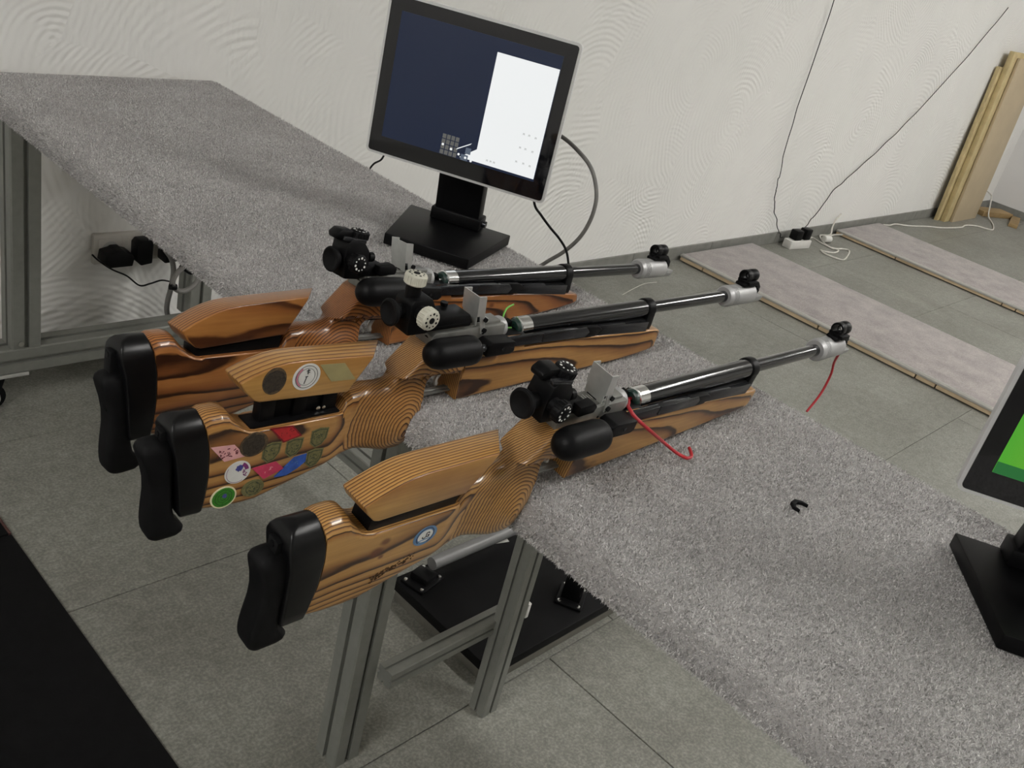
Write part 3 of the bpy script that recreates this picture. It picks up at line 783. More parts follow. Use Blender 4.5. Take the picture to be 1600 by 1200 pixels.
    if big:
        rs.prism([(-62, 100), (-62, 113), (-48, 117), (2, 116), (6, 108), (6, 100)], -15, 15)
        base = rs.build('rear_sight', M['satin_black'], root, bevel=2)
        MB(MM).bounds((-58, -15.6, 104), (4, 15.6, 106)).build('clamp_line', M['matte_black'], base)
        MB(MM).cyl((-18, 12, 117), (-18, 12, 121), 4.5, 16).build('clamp_screw', M['satin_black'], base)
        MB(MM).prism([(-90, 108), (-91, 136), (-87, 142), (-62, 142), (-56, 132), (-52, 104), (-62, 99), (-88, 99)], -16, 14).build('sight_body', M['satin_black'], base, bevel=2)
        MB(MM).cyl((-80, 0, 138), (-80, 0, 156), 9, 20, 1).build('turret', M['satin_black'], base)
        MB(MM).cyl((-78, -12, 128), (-78, -24, 128), 8, 20, 1).build('turret', M['satin_black'], base)
        knob(base, 'elevation_knob', M['beige_knob'], (-80, 0, 161), (0.04, 0.02, 1), 12.2, 13, M['matte_black'])
        knob(base, 'windage_knob', M['beige_knob'], (-78, -31, 128), (0.05, -1, 0.0), 12.2, 13, M['matte_black'])
    else:
        rs.prism([(-58, 97), (-62, 104), (-58, 110), (-14, 108), (-8, 103), (-8, 97)], -15, 15)
        base = rs.build('rear_sight', M['satin_black'], root, bevel=1.5)
        MB(MM).prism([(-34, 99), (-36, 112), (-14, 114), (-6, 108), (-8, 100)], -24, -12).build('clamp_jaw', M['satin_black'], base, bevel=2)
        MB(MM).prism([(-80, 94), (-84, 120), (-82, 138), (-76, 143), (-56, 139), (-47, 128), (-44, 104), (-56, 92)], -14, 15).build('sight_body', M['satin_black'], base, bevel=2)
        MB(MM).prism([(-86, 141), (-86, 146), (-54, 142), (-54, 137)], -13, -7).build('guide_bar', M['rail_grey'], base, bevel=0.6)
        MB(MM).prism([(-90, 139), (-92, 146), (-84, 152), (-66, 150), (-62, 142), (-66, 138)], -2, 16).build('slide', M['satin_black'], base, bevel=2.5)
        MB(MM).cyl((-56, 0, 132), (-56, 0, 142), 8.5, 20, 1).build('turret', M['satin_black'], base)
        knob(base, 'elevation_knob', M['satin_black'], (-56, 0, 145), (0.06, -0.05, 1), 11.5, 11)
        MB(MM).cyl((-74, -12, 118), (-74, -24, 118), 8, 20, 1).build('turret', M['satin_black'], base)
        knob(base, 'windage_knob', M['satin_black'], (-74, -26, 118), (0.05, -1, 0.05), 11.5, 11)
        MB(MM).cyl((-44, -8, 119), (-36, -8, 119), 6, 16, 1).build('lens_tube', M['satin_black'], base)
    MB(MM).cyl((ex + 6, 0, ez), (-78, 0, ez + 0.5), 9.0, 24).build('eyepiece_tube', M['matte_black'], base)
    MB(MM).lathe([(9, 8.5), (8, 12), (5, 14.6), (1.5, 15.6), (0, 15), (-0.6, 13), (1.5, 9), (3.2, 4), (3.4, 0.8)], (ex, 0, ez), (1, 0, 0), 36).build('eyepiece', M['rubber'], base)
    return root

r3 = rifle('nearest air rifle, golden stock with one blue and white round sticker on the butt', (0.7401, 0.505, 0.7071, -0.08, -2.77, 7.99),
           (M['wood_r3'], M['cheek_r3']), 0.0495, 0.3, (0, 0), (6, -2), ((-104, 114), False), False)
r2 = rifle('middle air rifle, honey stock covered in stickers, raised cheekpiece and beige sight knobs', (0.7496, 0.6949, 0.6975, -2.71, -1.16, 0.87),
           (M['wood_r2'], M['cheek_r2']), 0.032, 1.2, (20, 9), (0, 0), ((-108, 123), True), False)
r1 = rifle('farthest air rifle, russet stock without stickers, in front of the white-screened monitor', (0.755, 0.8343, 0.6993, 0.33, -4.44, -4.18),
           (M['wood_r1'], M['cheek_r1']), 0.076, 1.0, (-8, 2), (10, -13), ((-94, 115), False), True)

# sticker materials
ST = {k: plain('vinyl_' + k, srgb(*c), r, var=v, nscale=n) for k, c, r, v, n in (
    ('green', (52, 120, 30), 0.35, 0.3, 500), ('cream', (222, 214, 180), 0.4, 0.05, 90), ('darkgreen', (22, 62, 20), 0.4, 0.2, 200),
    ('white', (214, 214, 210), 0.35, 0.04, 90), ('purple', (120, 50, 110), 0.4, 0.3, 300), ('indigo', (70, 72, 140), 0.4, 0.3, 400),
    ('pink', (220, 165, 165), 0.4, 0.1, 120), ('wine', (92, 22, 34), 0.4, 0.2, 120), ('red', (178, 34, 40), 0.35, 0.2, 150),
    ('darkred', (120, 16, 24), 0.4, 0.2, 150), ('magenta', (196, 56, 92), 0.35, 0.15, 120), ('blue', (44, 86, 172), 0.35, 0.2, 120),
    ('olive', (108, 104, 66), 0.6, 0.3, 300), ('oliveline', (52, 62, 44), 0.6, 0.3, 300), ('brown', (78, 62, 42), 0.8, 0.5, 260),
    ('brown2', (48, 40, 30), 0.85, 0.5, 400), ('paleolive', (158, 148, 104), 0.5, 0.08, 60), ('navy', (34, 56, 92), 0.4, 0.2, 100),
    ('sky', (92, 130, 168), 0.4, 0.1, 100), ('ink', (22, 26, 34), 0.5, 0.1, 100), ('rose', (190, 110, 130), 0.4, 0.1, 100), ('stamp', (70, 46, 22), 0.8, 0.4, 300))}

def ring(c, r0, r1, n=40, a0=0.0, a1=360.0):
    out = []
    for k in range(n):
        p, q = math.radians(a0 + (a1 - a0) * k / n), math.radians(a0 + (a1 - a0) * (k + 1) / n)
        out.append([(c[0] + r0 * math.cos(p), c[1] + r0 * math.sin(p)), (c[0] + r1 * math.cos(p), c[1] + r1 * math.sin(p)),
                    (c[0] + r1 * math.cos(q), c[1] + r1 * math.sin(q)), (c[0] + r0 * math.cos(q), c[1] + r0 * math.sin(q))])
    return out
def blob(c, r, n=18, j=0.25, seed=1):
    rg = random.Random(seed); return [[(c[0] + r * (1 + rg.uniform(-j, j)) * math.cos(2 * math.pi * k / n), c[1] + r * (1 + rg.uniform(-j, j)) * math.sin(2 * math.pi * k / n)) for k in range(n)]]
def scribble(c, w_, h_, n, wd, seed):
    rg = random.Random(seed); return strokes(c, [(a, b, a + rg.uniform(-3, 3), b + rg.uniform(-2, 2)) for a, b in ((rg.uniform(-w_, w_), rg.uniform(-h_, h_)) for _ in range(n))], wd)

YB = -20.35
c = (-289, -61)
sticker(r2, ST['cream'], c=c, rx=14.5, rz=13.5, y=-19.5 - 0.3, layers=[(0.88, ST['green']), (ring(c, 9.0, 9.6) + ring(c, 6, 6.5) + ring(c, 3, 3.4), ST['darkgreen']), (blob((c[0] + 1, c[1] + 2), 2.6, seed=3) , ST['indigo'])], label='green round sticker with cream rim')
c = (-277, -32)
sticker(r2, ST['white'], c=c, rx=14.5, rz=13.8, y=YB, layers=[(ring(c, 12.3, 12.7, 30, 150, 300), ST['purple']), (blob((c[0] + 1, c[1] + 5), 4, seed=5), ST['indigo']), (ring(c, 8.2, 12.2, 12, 10, 62), ST['purple']), (scribble((c[0] + 9, c[1] - 3), 2, 4, 9, 0.9, 8), ST['purple'])], label='white round sticker with purple print')
pk = [(-311, 6), (-285, 3.5), (-270, -13.5), (-294, -15)]
sticker(r2, ST['pink'], pts=pk, y=YB, layers=[(scribble((-290, -5), 13, 5, 26, 1.1, 21), ST['wine'])], label='pink diamond sticker with dark red print')
sticker(r2, ST['brown'], c=(-263, -1), rx=16, rz=14.5, y=YB - 0.3, layers=[(blob((-263, -1), 13, 26, 0.12, 4), ST['brown2'])], label='worn dark brown round sticker')
rd = [(-247, 14.5), (-219, 12.5), (-206, -2.5), (-228, -7)]
sticker(r2, ST['darkred'], pts=rd, y=YB, layers=[(0.82, ST['red']), (scribble((-226, 4), 9, 5, 14, 0.9, 31), ST['darkred'])], label='red diamond sticker')
mg = [(-261, -31.5), (-233, -29.5), (-222, -41), (-245, -49)]
sticker(r2, ST['magenta'], pts=mg, y=YB, layers=[(scribble((-241, -38), 9, 4, 6, 0.6, 33), ST['pink'])], label='magenta diamond sticker')
bl = [(-232, -50), (-211, -29), (-180, -26.5), (-205, -45), (-218, -51)]
sticker(r2, ST['blue'], pts=bl, y=YB - 0.15, layers=[(scribble((-210, -39), 8, 4, 6, 0.6, 35), ST['sky'])], label='blue diamond sticker')
def shield(cx, cz, s, seed, y=YB):
    o = [(cx - 9 * s, cz + 9 * s), (cx, cz + 11 * s), (cx + 10 * s, cz + 9.5 * s), (cx + 9 * s, cz - 2 * s), (cx + 4 * s, cz - 9 * s), (cx - 3 * s, cz - 11 * s), (cx - 9 * s, cz - 5 * s)]
    rim = []
    for a, b in zip(o, o[1:] + o[:1]):
        p = [(cx + (q[0] - cx) * k, cz + (q[1] - cz) * k) for q, k in ((a, 0.78), (b, 0.78), (b, 0.86), (a, 0.86))]; rim.append(p)
    sticker(r2, ST['olive'], pts=o, y=y, layers=[(rim + scribble((cx, cz), 5 * s, 5 * s, 14, 0.8, seed), ST['oliveline'])], label='olive shield sticker')
shield(-241, -16, 1.15, 41); shield(-214, -16, 1.1, 42); shield(-184, -10, 1.15, 43); shield(-186, -36, 1.1, 44, YB - 0.35)
sticker(r2, ST['olive'], c=(-256, -58), rx=13, rz=10.5, y=-19.9, layers=[(ring((-256, -58), 7.6, 8.2) + scribble((-256, -58), 6, 5, 18, 0.9, 46), ST['oliveline'])], label='faded olive round sticker')
# on the raised cheekpiece
YC = -20.8
sticker(r2, ST['brown'], c=(-251, 72), rx=13.5, rz=15.5, y=YC, layers=[(blob((-251, 71.5), 12.6, 30, 0.08, 6), ST['brown2'])], label='worn dark round sticker on cheekpiece')
c = (-214, 71)
sticker(r2, ST['white'], c=c, rx=16.3, rz=15.6, y=YC, layers=[(ring(c, 12.6, 13.2) + ring(c, 9.6, 10.0), ST['ink']), (ring(c, 10.6, 12.2, 16, 120, 240), ST['rose']), (strokes(c, [(-1.5, 0.2, 1.5, 0.6), (0, 0, -2, -8), (-1, 7, 3, 7.5), (0, 5, 3, 5.2), (1, 3, 1, 9)], 0.7), ST['ink'])], label='white round target sticker on cheekpiece')
gd = [(-200, 83), (-169, 80.5), (-151, 58), (-182, 60)]
sticker(r2, ST['paleolive'], pts=gd, y=YC, label='blank pale diamond sticker on cheekpiece')
# nearest rifle: round club sticker and a burnt stamp line
c = (-192, -12)
dn = strokes(c, [(-8, -5.5, 7, -4.0)], 1.3)
sticker(r3, ST['sky'], c=c, rx=14.5, rz=12.2, y=YB, layers=[(ring(c, 9.7, 11.0, 26, -60, 230), ST['navy']), ([[(c[0] + 9.2 * math.cos(2 * math.pi * k / 30), c[1] + 7.9 * math.sin(2 * math.pi * k / 30)) for k in range(30)]], ST['white']),
        (dn, ST['sky']), (strokes(c, [(-3.5, -2, -1, -3.2), (-1, -3.2, 1, -1), (1, -1, 0.6, 4), (0.6, 4, 3.4, 4.4), (3.4, 4.4, 4.4, 2.6), (2.6, 0.4, 4.6, 0.8), (4.6, 0.8, 4.2, -1.8), (4.2, -1.8, 2.0, -1.6), (-3.5, -2, -3, -0.4)], 0.95), ST['ink'])], label='blue and white round club sticker')
stp = MB(MM)
for q in scribble((-221, -44), 24, 4.0, 70, 1.0, 77):
    q = [(p[0], p[1] + (p[0] + 221) * 0.33) for p in q]; stp.prism(q, -19.9, -19.2)
stp.build('burnt_stamp', ST['stamp'], r3, label='illegible burnt stamp')

# safety cords
def wpt(root, p): return (Matrix.Translation(root.location) @ root.rotation_euler.to_matrix().to_4x4()) @ Vector([q * MM for q in p])
A = [wpt(r3, p) for p in ((99, 0, 80.3), (95, 0, 80.3), (88, -5, 81.5), (78, -11.5, 83), (69, -20, 86), (70, -28, 82.7), (77.4, -36, 77.4), (101.5, -42, 62.9))]
rc = tag(MB().tube(A + [(0.8965, 0.462, 0.725), (0.9145, 0.4545, 0.7125), (0.922, 0.4475, 0.7085), (0.9255, 0.4425, 0.708), (0.934, 0.4425, 0.708), (0.9412, 0.4481, 0.708), (0.9485, 0.456, 0.708)], 0.0021, 8, 8).build('safety_cord', M['red_cord']),
         'red safety cord curling out of the nearest rifle breech onto the carpet', 'cord', 'safety cords')
B = [wpt(r3, p) for p in ((652, -3, 70), (660, -4, 66))]
tag(MB().tube(B + [(1.4235, 0.5, 0.712), (1.4315, 0.5, 0.688), (1.4235, 0.5, 0.654), (1.3965, 0.5, 0.6265)], 0.0020, 8, 8).build('safety_cord', M['red_cord']),
    'red safety cord hanging from the muzzle of the nearest rifle', 'cord', 'safety cords')
G = [wpt(r2, p) for p in ((93, 0, 80.3), (86, 1, 80.5), (81, 3, 83), (83, 9, 93), (98, 20, 97), (119, 30, 95))]
tag(MB().tube(G, 0.0012, 7, 8).build('safety_cord', M['green_cord']), 'thin green safety cord sticking up at the middle rifle breech', 'cord', 'safety cords')

# ------------------------------------------------------------------ monitors
YAW = math.radians(29.5)
def screen_emit(kind):
    if kind == 'desk': return emit('desktop_wallpaper', (0.008, 0.014, 0.035, 1), 1.0)
    t = NT('green_screen_picture'); v = t.coord()
    sp = t.n('ShaderNodeSeparateXYZ'); t.l(v, sp.inputs[0])
    g = t.ramp(t.math('ADD', t.math('MULTIPLY', sp.outputs[1], -3.2), 0.55), [(0.0, (0.035, 0.40, 0.035, 1)), (0.35, (0.17, 0.42, 0.03, 1)), (1.0, (0.42, 0.45, 0.05, 1))])
    t.set(color=(0, 0, 0, 1), emit=g, es=0.85, rough=0.25); return t.m
E_DARKGREEN = emit('dark_green_band', (0.020, 0.15, 0.035, 1), 0.9)
E_WHITE = emit('white_window', (0.86, 0.88, 0.88, 1), 1.0)
E_GREYTXT = emit('grey_screen_text', (0.42, 0.43, 0.42, 1), 0.8)
E_ICON = emit('screen_icons', (0.16, 0.16, 0.15, 1), 0.7)
E_STEEL = emit('screen_tile', (0.12, 0.15, 0.20, 1), 0.8)
def monitor(label, cx, cy, kind):
    t = thing('monitor', label, 'monitor', (cx, cy, TABLE_Z + 0.0005), 'monitors on the shooting table')
    t.rotation_euler = (0, 0, YAW)         # local +x = depth away from the viewer, -y = to the viewer's right
    b = MB()
    f, k, d0, d1, h = 0.0735, 0.0955, -0.089, 0.089, 0.019
    b.add([(d0, f, 0), (d0, -f, 0), (d1, -k, 0), (d1, k, 0), (d0, f, h), (d0, -f, h), (d1, -k, h), (d1, k, h)], [(0, 1, 2, 3), (7, 6, 5, 4), (0, 4, 5, 1), (1, 5, 6, 2), (2, 6, 7, 3), (3, 7, 4, 0)])
    b.build('base', M['stand'], t, bevel=0.002)
    MB().prism([(0.056, h - 0.001), (0.082, h - 0.001), (0.080, 0.05), (0.060, 0.15), (0.040, 0.24), (0.012, 0.24), (0.030, 0.15), (0.052, 0.05)], -0.041, 0.041).build('neck', M['stand'], t, bevel=0.003)
    MB().bounds((0.050, -0.046, h), (0.088, 0.046, h + 0.022)).build('hinge_foot', M['black_plastic'], t, bevel=0.003)
    MB().cyl((0.066, -0.053, h + 0.012), (0.066, -0.046, h + 0.012), 0.006, 14).build('hinge_bolt', M['rail_grey'], t)
    W_, Z0, Z1 = 0.156, 0.120, 0.372
    def rr(x0, x1, hw, za, zb, r, name, mat, par):
        o = []
        for cxx, czz, a0 in ((hw - r, zb - r, 0), (-hw + r, zb - r, 90), (-hw + r, za + r, 180), (hw - r, za + r, 270)):
            for q in range(7):
                an = math.radians(a0 + 15 * q); o.append((cxx + r * math.cos(an), czz + r * math.sin(an)))
        n = len(o); vs = [(x0, yy, zz) for yy, zz in o] + [(x1, yy, zz) for yy, zz in o]
        return MB().add(vs, [list(range(n)), list(range(2 * n - 1, n - 1, -1))] + [[(i + 1) % n, i, n + i, n + (i + 1) % n] for i in range(n)]).build(name, mat, par)
    rr(-0.016, -0.007, W_, Z0, Z1, 0.008, 'shell', M['monitor_shell'], t)
    rr(-0.0075, 0.012, W_ - 0.03, Z0 + 0.03, Z1 - 0.03, 0.02, 'back_cover', M['stand'], t)
    rr(-0.0170, -0.0155, W_ - 0.0042, Z0 + 0.0042, Z1 - 0.0042, 0.005, 'bezel_glass', M['glass'], t)
    rr(-0.004, 0.034, 0.075, Z0 + 0.06, Z1 - 0.06, 0.01, 'mount_block', M['black_plastic'], t)
    SY, SZ0, SZ1 = 0.132, Z0 + 0.031, Z1 - 0.024
    s = MB().bounds((-0.0176, -SY, SZ0), (-0.0169, SY, SZ1)).build('screen', screen_emit(kind), t, smooth=False)
    if kind == 'desk':
        win = MB()
        vs = [(-0.0181, -SY + 0.001, SZ0 + 0.004), (-0.0181, -0.004, SZ0 + 0.004), (-0.0181, -0.030, SZ0 + 0.024), (-0.0181, -0.030, SZ1 - 0.02), (-0.0181, -SY + 0.001, SZ1 - 0.02)]
        vs2 = [(-0.0179, a[1], a[2]) for a in vs]; n = 5
        win.add(vs + vs2, [list(range(n)), list(range(2 * n - 1, n - 1, -1))] + [[(i + 1) % n, i, n + i, n + (i + 1) % n] for i in range(n)])
        win.build('window', E_WHITE, s, smooth=False)
        tx = MB()
        for (yy, zz) in ((-0.097, 0.022), (-0.109, 0.022), (-0.120, 0.021), (-0.098, 0.045), (-0.107, 0.045), (-0.119, 0.044), (-0.099, 0.067), (-0.108, 0.067), (-0.119, 0.066), (-0.05, 0.010), (-0.056, 0.010), (-0.062, 0.010)):
            for q in range(3):
                tx.bounds((-0.0184, yy - 0.0016 + q * 0.0011, SZ0 + zz + (q % 2) * 0.001), (-0.0182, yy - 0.0010 + q * 0.0011, SZ0 + zz + 0.0032))
        tx.build('screen_text', E_GREYTXT, s, smooth=False)
        ic = MB()
        for i in range(4):
            for j in range(4):
                ic.bounds((-0.0181, 0.024 - i * 0.0075, SZ0 + 0.001 + j * 0.0085), (-0.0179, 0.030 - i * 0.0075, SZ0 + 0.008 + j * 0.0085))
        ic.build('screen_icons', E_ICON, s, smooth=False)
        st = MB(); st.bounds((-0.0182, -0.018, SZ0 + 0.0005), (-0.0180, -0.006, SZ0 + 0.010)); st.bounds((-0.0182, -0.021, SZ0 + 0.012), (-0.0180, -0.012, SZ0 + 0.022))
        st.build('screen_tile', E_STEEL, s, smooth=False)
        dt = MB()
        for (yy, zz) in ((-0.024, 0.003), (-0.014, 0.0055), (-0.002, 0.008), (0.012, 0.0125), (0.027, 0.0165)): dt.lathe([(0, 0.002), (0.0003, 0.002)], (-0.0186, yy, SZ0 + zz), (1, 0, 0), 14)
        dt.build('screen_dot', E_WHITE, s, smooth=False)
        sg = MB().add([(-0.0183, 0.004, SZ0 + 0.014), (-0.0183, 0.002, SZ0 + 0.017), (-0.0183, -0.020, SZ0 + 0.031), (-0.0183, -0.018, SZ0 + 0.028)], [(0, 1, 2, 3)]).build('screen_line', E_WHITE, s, smooth=False)
    else:
        MB().bounds((-0.0181, -SY, SZ0), (-0.0179, SY, SZ0 + 0.013)).build('dark_band', E_DARKGREEN, s, smooth=False)
        MB().add([(-0.0181, SY, SZ0 + 0.092), (-0.0181, SY - 0.03, SZ0 + 0.115), (-0.0181, -SY, SZ0 + 0.13), (-0.0181, -SY, SZ1), (-0.0181, SY, SZ1)], [(0, 1, 2, 3, 4)]).build('dark_band', E_DARKGREEN, s, smooth=False)
    return t
monitor('small black and silver monitor showing a white window, on the far part of the carpet', 1.10, 1.092, 'desk')
monitor('small black and silver monitor showing a green picture, cut by the right edge', 1.067, 0.048, 'green')

# ------------------------------------------------------------------ small thing on the carpet
pts = [(0.9895, 0.3085, 0.704), (0.9875, 0.316, 0.7045), (0.9825, 0.3215, 0.7045), (0.975, 0.321, 0.7042), (0.9695, 0.3155, 0.704), (0.970, 0.3085, 0.7035)]
P = [Vector(p) for p in pts]
mb = MB(); prof_w = [0.0022, 0.0042, 0.0062, 0.006, 0.004, 0.0012]
vs = []; fs = []
for i, p in enumerate(P):
    d = (P[min(i + 1, 5)] - P[max(i - 1, 0)]).normalized(); nrm = Vector((-d.y, d.x, 0)); wv = prof_w[i] / 2
    for q, zz in ((nrm * wv, 0.0), (nrm * wv, 0.0042), (-nrm * wv, 0.0042), (-nrm * wv, 0.0)): vs.append(p + q + Vector((0, 0, zz - 0.002)))
for i in range(5):
    for k in range(4): fs.append((i * 4 + k, i * 4 + (k + 1) % 4, (i + 1) * 4 + (k + 1) % 4, (i + 1) * 4 + k))
fs += [(3, 2, 1, 0), (20, 21, 22, 23)]
tag(mb.add(vs, fs).build('plastic_clip', M['matte_black'], bevel=0.0006), 'small black curved plastic clip lying on the open carpet', 'clip')

# ------------------------------------------------------------------ wall sockets, plugs and cables near the wall
t = thing('wall_socket', 'white triple wall socket under the far end of the table', 'socket', (1.062, WALL_Y, 0.288))
MB().bounds((-0.110, -0.014, -0.038), (0.110, 0.0, 0.038)).build('frame', M['socket_cream'], t, bevel=0.003)
for k in (-1, 0, 1):
    ins = MB().bounds((0.071 * k - 0.028, -0.0165, -0.028), (0.071 * k + 0.028, -0.013, 0.028)).build('insert', M['socket_cream'], t, bevel=0.002)
    MB().lathe([(0, 0.0205), (0.001, 0.0195), (0.001, 0.0185)], (0.071 * k, -0.0172, 0), (0, 1, 0), 28, caps=True).build('socket_well', M['grey_plastic'], ins)
tag(MB().prism([(-0.036, -0.014), (-0.032, 0.010), (-0.012, 0.014), (-0.006, 0.018), (0.010, 0.018), (0.016, 0.012), (0.030, 0.008), (0.036, -0.004), (0.032, -0.024), (-0.022, -0.024)], -0.045, 0.0).build('power_adapter', M['black_plastic'], bevel=0.003, loc=(0.994, WALL_Y - 0.0175, 0.284)),
    'flat black power adapter plugged into the left socket', 'adapter', 'plugs in the triple socket')
t = thing('power_adapter', 'tall boxy black power adapter plugged into the middle socket', 'adapter', (1.066, WALL_Y - 0.0175, 0.286), 'plugs in the triple socket')
MB().prism([(-0.026, -0.020), (-0.026, 0.022), (-0.018, 0.032), (0.010, 0.032), (0.015, 0.024), (0.014, -0.028), (-0.014, -0.032)], -0.036, 0.0).build('body', M['black_plastic'], t, bevel=0.003)
MB().tube([(0.004, -0.03, 0.032), (0.008, -0.032, 0.046)], 0.004, 8, 1).build('strain_relief', M['black_plastic'], t)
tag(MB().prism([(-0.026, -0.030), (-0.026, 0.026), (0.022, 0.026), (0.030, 0.010), (0.030, -0.026)], -0.042, 0.0).build('power_plug', M['black_plastic'], bevel=0.004, loc=(1.135, WALL_Y - 0.0175, 0.286)),
    'black plug in the right socket, half hidden by the carpet edge', 'plug', 'plugs in the triple socket')
tag(MB().tube([Vector(p) for p in ((0.9305, 2.03, 0.296), (0.9475, 2.03, 0.2782), (0.9788, 2.03, 0.2535), (1.0157, 2.03, 0.2326), (1.0493, 2.03, 0.203), (1.0771, 2.03, 0.2047), (1.1051, 2.03, 0.21), (1.1293, 2.03, 0.2036))], 0.0022, 6, 6).build('adapter_cable', M['black_cable']),
    'thin black cable sagging along the wall from the left adapter', 'cable')
tag(MB().tube([Vector(p) for p in ((1.0936, 2, 0.3062), (1.1119, 2, 0.2792), (1.1193, 2, 0.2442), (1.1155, 2, 0.2013), (1.1093, 2, 0.167), (1.1097, 2, 0.1349), (1.1238, 2, 0.1039), (1.1484, 2, 0.0519))], 0.0065, 10, 8).build('conduit_cable', M['grey_cable']),
    'thick grey cable dropping from the wall socket beside the table leg', 'cable')
loop = [Vector(p) for p in ((1.0954, 1.915, 0.2959), (1.0746, 1.9, 0.2932), (1.0591, 1.89, 0.2798), (1.0574, 1.885, 0.2658), (1.0696, 1.885, 0.2526), (1.0893, 1.885, 0.2501), (1.1098, 1.885, 0.2609), (1.1201, 1.885, 0.2764), (1.1236, 1.89, 0.2871))]
t = thing('cable_loop', 'grey cable loop tied to the far table leg', 'cable', loop[3])
MB().tube([p - loop[3] for p in loop], 0.0062, 10, 8).build('loop', M['grey_cable'], t)
MB().tube([p - loop[3] for p in (Vector((1.0869, 1.915, 0.3001)), Vector((1.0991, 1.912, 0.2902)), Vector((1.1107, 1.908, 0.2823)), Vector((1.121, 1.9, 0.2846)), Vector((1.1193, 1.882, 0.2861)))], 0.0032, 7, 6).build('cable_tie', M['black_plastic'], t)
MB().cyl(Vector((-0.008, 0, 0)), Vector((0.006, 0, -0.004)), 0.008, 12).build('cable_tie', M['black_plastic'], t)

# cables behind the far monitor
tag(MB().tube([Vector(p) for p in ((1.27, 1.0381, 0.5455), (1.27, 1.0446, 0.6281), (1.27, 1.0001, 0.6831), (1.27, 0.9652, 0.7201), (1.27, 0.9398, 0.7569), (1.27, 0.9274, 0.7934), (1.27, 0.9262, 0.8269), (1.27, 0.9355, 0.8526), (1.27, 0.9536, 0.8749), (1.27, 0.9808, 0.8897), (1.27, 1.0289, 0.9033), (1.27, 1.091, 0.9043), (1.27, 1.152, 0.8938))], 0.0035, 10, 8).build('conduit_cable', M['grey_cable']),
    'grey cable arching behind the far monitor in front of the plaster', 'cable')
tag(MB().tube([Vector(p) for p in ((1.172, 0.986, 0.848), (1.16, 0.9641, 0.8163), (1.19, 0.9679, 0.7919), (1.22, 0.9669, 0.7685), (1.245, 0.9617, 0.7488), (1.255, 0.9499, 0.7327), (1.255, 0.9373, 0.7142), (1.255, 0.9251, 0.6834))], 0.0021, 8, 8).build('monitor_cable', M['black_cable']),
    'black cable hanging from the far monitor behind the farthest rifle', 'cable')
tag(MB().tube([Vector(p) for p in ((1.16, 1.2936, 0.8454), (1.2, 1.3677, 0.7851), (1.25, 1.4485, 0.7316), (1.252, 1.461, 0.7139), (1.255, 1.4857, 0.6957), (1.258, 1.5094, 0.6625))], 0.0020, 8, 8).build('monitor_cable', M['black_cable']),
    'short black cable going over the table back edge left of the far monitor', 'cable')

# ------------------------------------------------------------------ power strip, cords and white cable by the wall
t = thing('power_strip', 'white power strip with black plugs on the floor against the skirting', 'power strip', (4.50, 2.00, 0))
rz = Matrix.Rotation(math.radians(-8), 3, 'Z')
MB().box((0, 0, 0.022), (0.17, 0.052, 0.044), rz).build('body', M['white_plastic'], t, bevel=0.005)
tag(MB().box((0, 0, 0), (0.055, 0.045, 0.05), rz).build('black_plug', M['black_plastic'], bevel=0.006, loc=(4.47, 2.004, 0.0695)), 'black plug on the left of the white power strip', 'plug', 'plugs in the power strip')
tag(MB().box((0, 0, 0), (0.05, 0.045, 0.056), rz).build('black_plug', M['black_plastic'], bevel=0.006, loc=(4.545, 1.994, 0.0725)), 'black plug on the right of the white power strip', 'plug', 'plugs in the power strip')
def jit(pts, a, seed):
    rg = random.Random(seed); out = []
    for i in range(len(pts) - 1):
        for k in range(4):
            p = pts[i].lerp(pts[i + 1], k / 4); out.append(p + Vector((rg.uniform(-a, a), 0, rg.uniform(-a, a)))) 
    out.append(pts[-1]); return out
c1 = [Vector(p) for p in ((4.4626, 2.068, 0.0247), (4.3892, 2.068, 0.072), (4.3114, 2.068, 0.1451), (4.2494, 2.068, 0.2148), (4.2149, 2.068, 0.2811), (4.1927, 2.068, 0.3298), (4.1913, 2.068, 0.3832), (4.1527, 2.068, 0.4705))]
c1 += [Vector((c1[-1].x - 0.03, 2.068, 0.75)), Vector((c1[-1].x - 0.05, 2.068, 1.2)), Vector((c1[-1].x - 0.04, 2.068, 1.9))]
tag(MB().tube(jit(c1, 0.006, 2), 0.0022, 6, 3).build('hanging_cord', M['black_cable']), 'thin wavy black cord running straight up the plaster from the power strip', 'cord', 'thin cords on the plaster wall')
c2 = [Vector(p) for p in ((4.6526, 2.068, 0.0444), (4.7328, 2.068, 0.1239), (4.8327, 2.068, 0.2524), (4.9806, 2.068, 0.345), (5.1851, 2.068, 0.4533))]
c2 += [Vector((5.5, 2.068, 0.68)), Vector((5.9, 2.068, 1.0)), Vector((6.2, 2.068, 1.3))]
tag(MB().tube(jit(c2, 0.006, 3), 0.0022, 6, 3).build('hanging_cord', M['black_cable']), 'thin wavy black cord slanting up the plaster towards the planks', 'cord', 'thin cords on the plaster wall')
wl = [Vector((4.585, 1.985, 0.03))] + [Vector(p) for p in ((4.7856, 2.0611, 0.004), (4.7644, 1.995, 0.004), (4.7553, 1.9363, 0.004), (4.7722, 1.9068, 0.004), (4.758, 1.8844, 0.004), (4.6829, 1.876, 0.004), (4.6349, 1.9037, 0.004), (4.6272, 1.9222, 0.004), (4.6007, 1.8782, 0.004), (4.609, 1.8269, 0.004), (4.6402, 1.7949, 0.004), (4.7376, 1.8216, 0.004), (4.8464, 1.8645, 0.004), (4.8348, 1.8929, 0.004), (4.7528, 1.9197, 0.004), (4.784, 1.9821, 0.004), (4.8917, 2.0665, 0.004))] + [Vector((4.93, 2.03, 0.02)), Vector((4.97, 2.05, 0.05)), Vector((5.0, 2.06, 0.09)), Vector((5.04, 2.06, 0.12))]
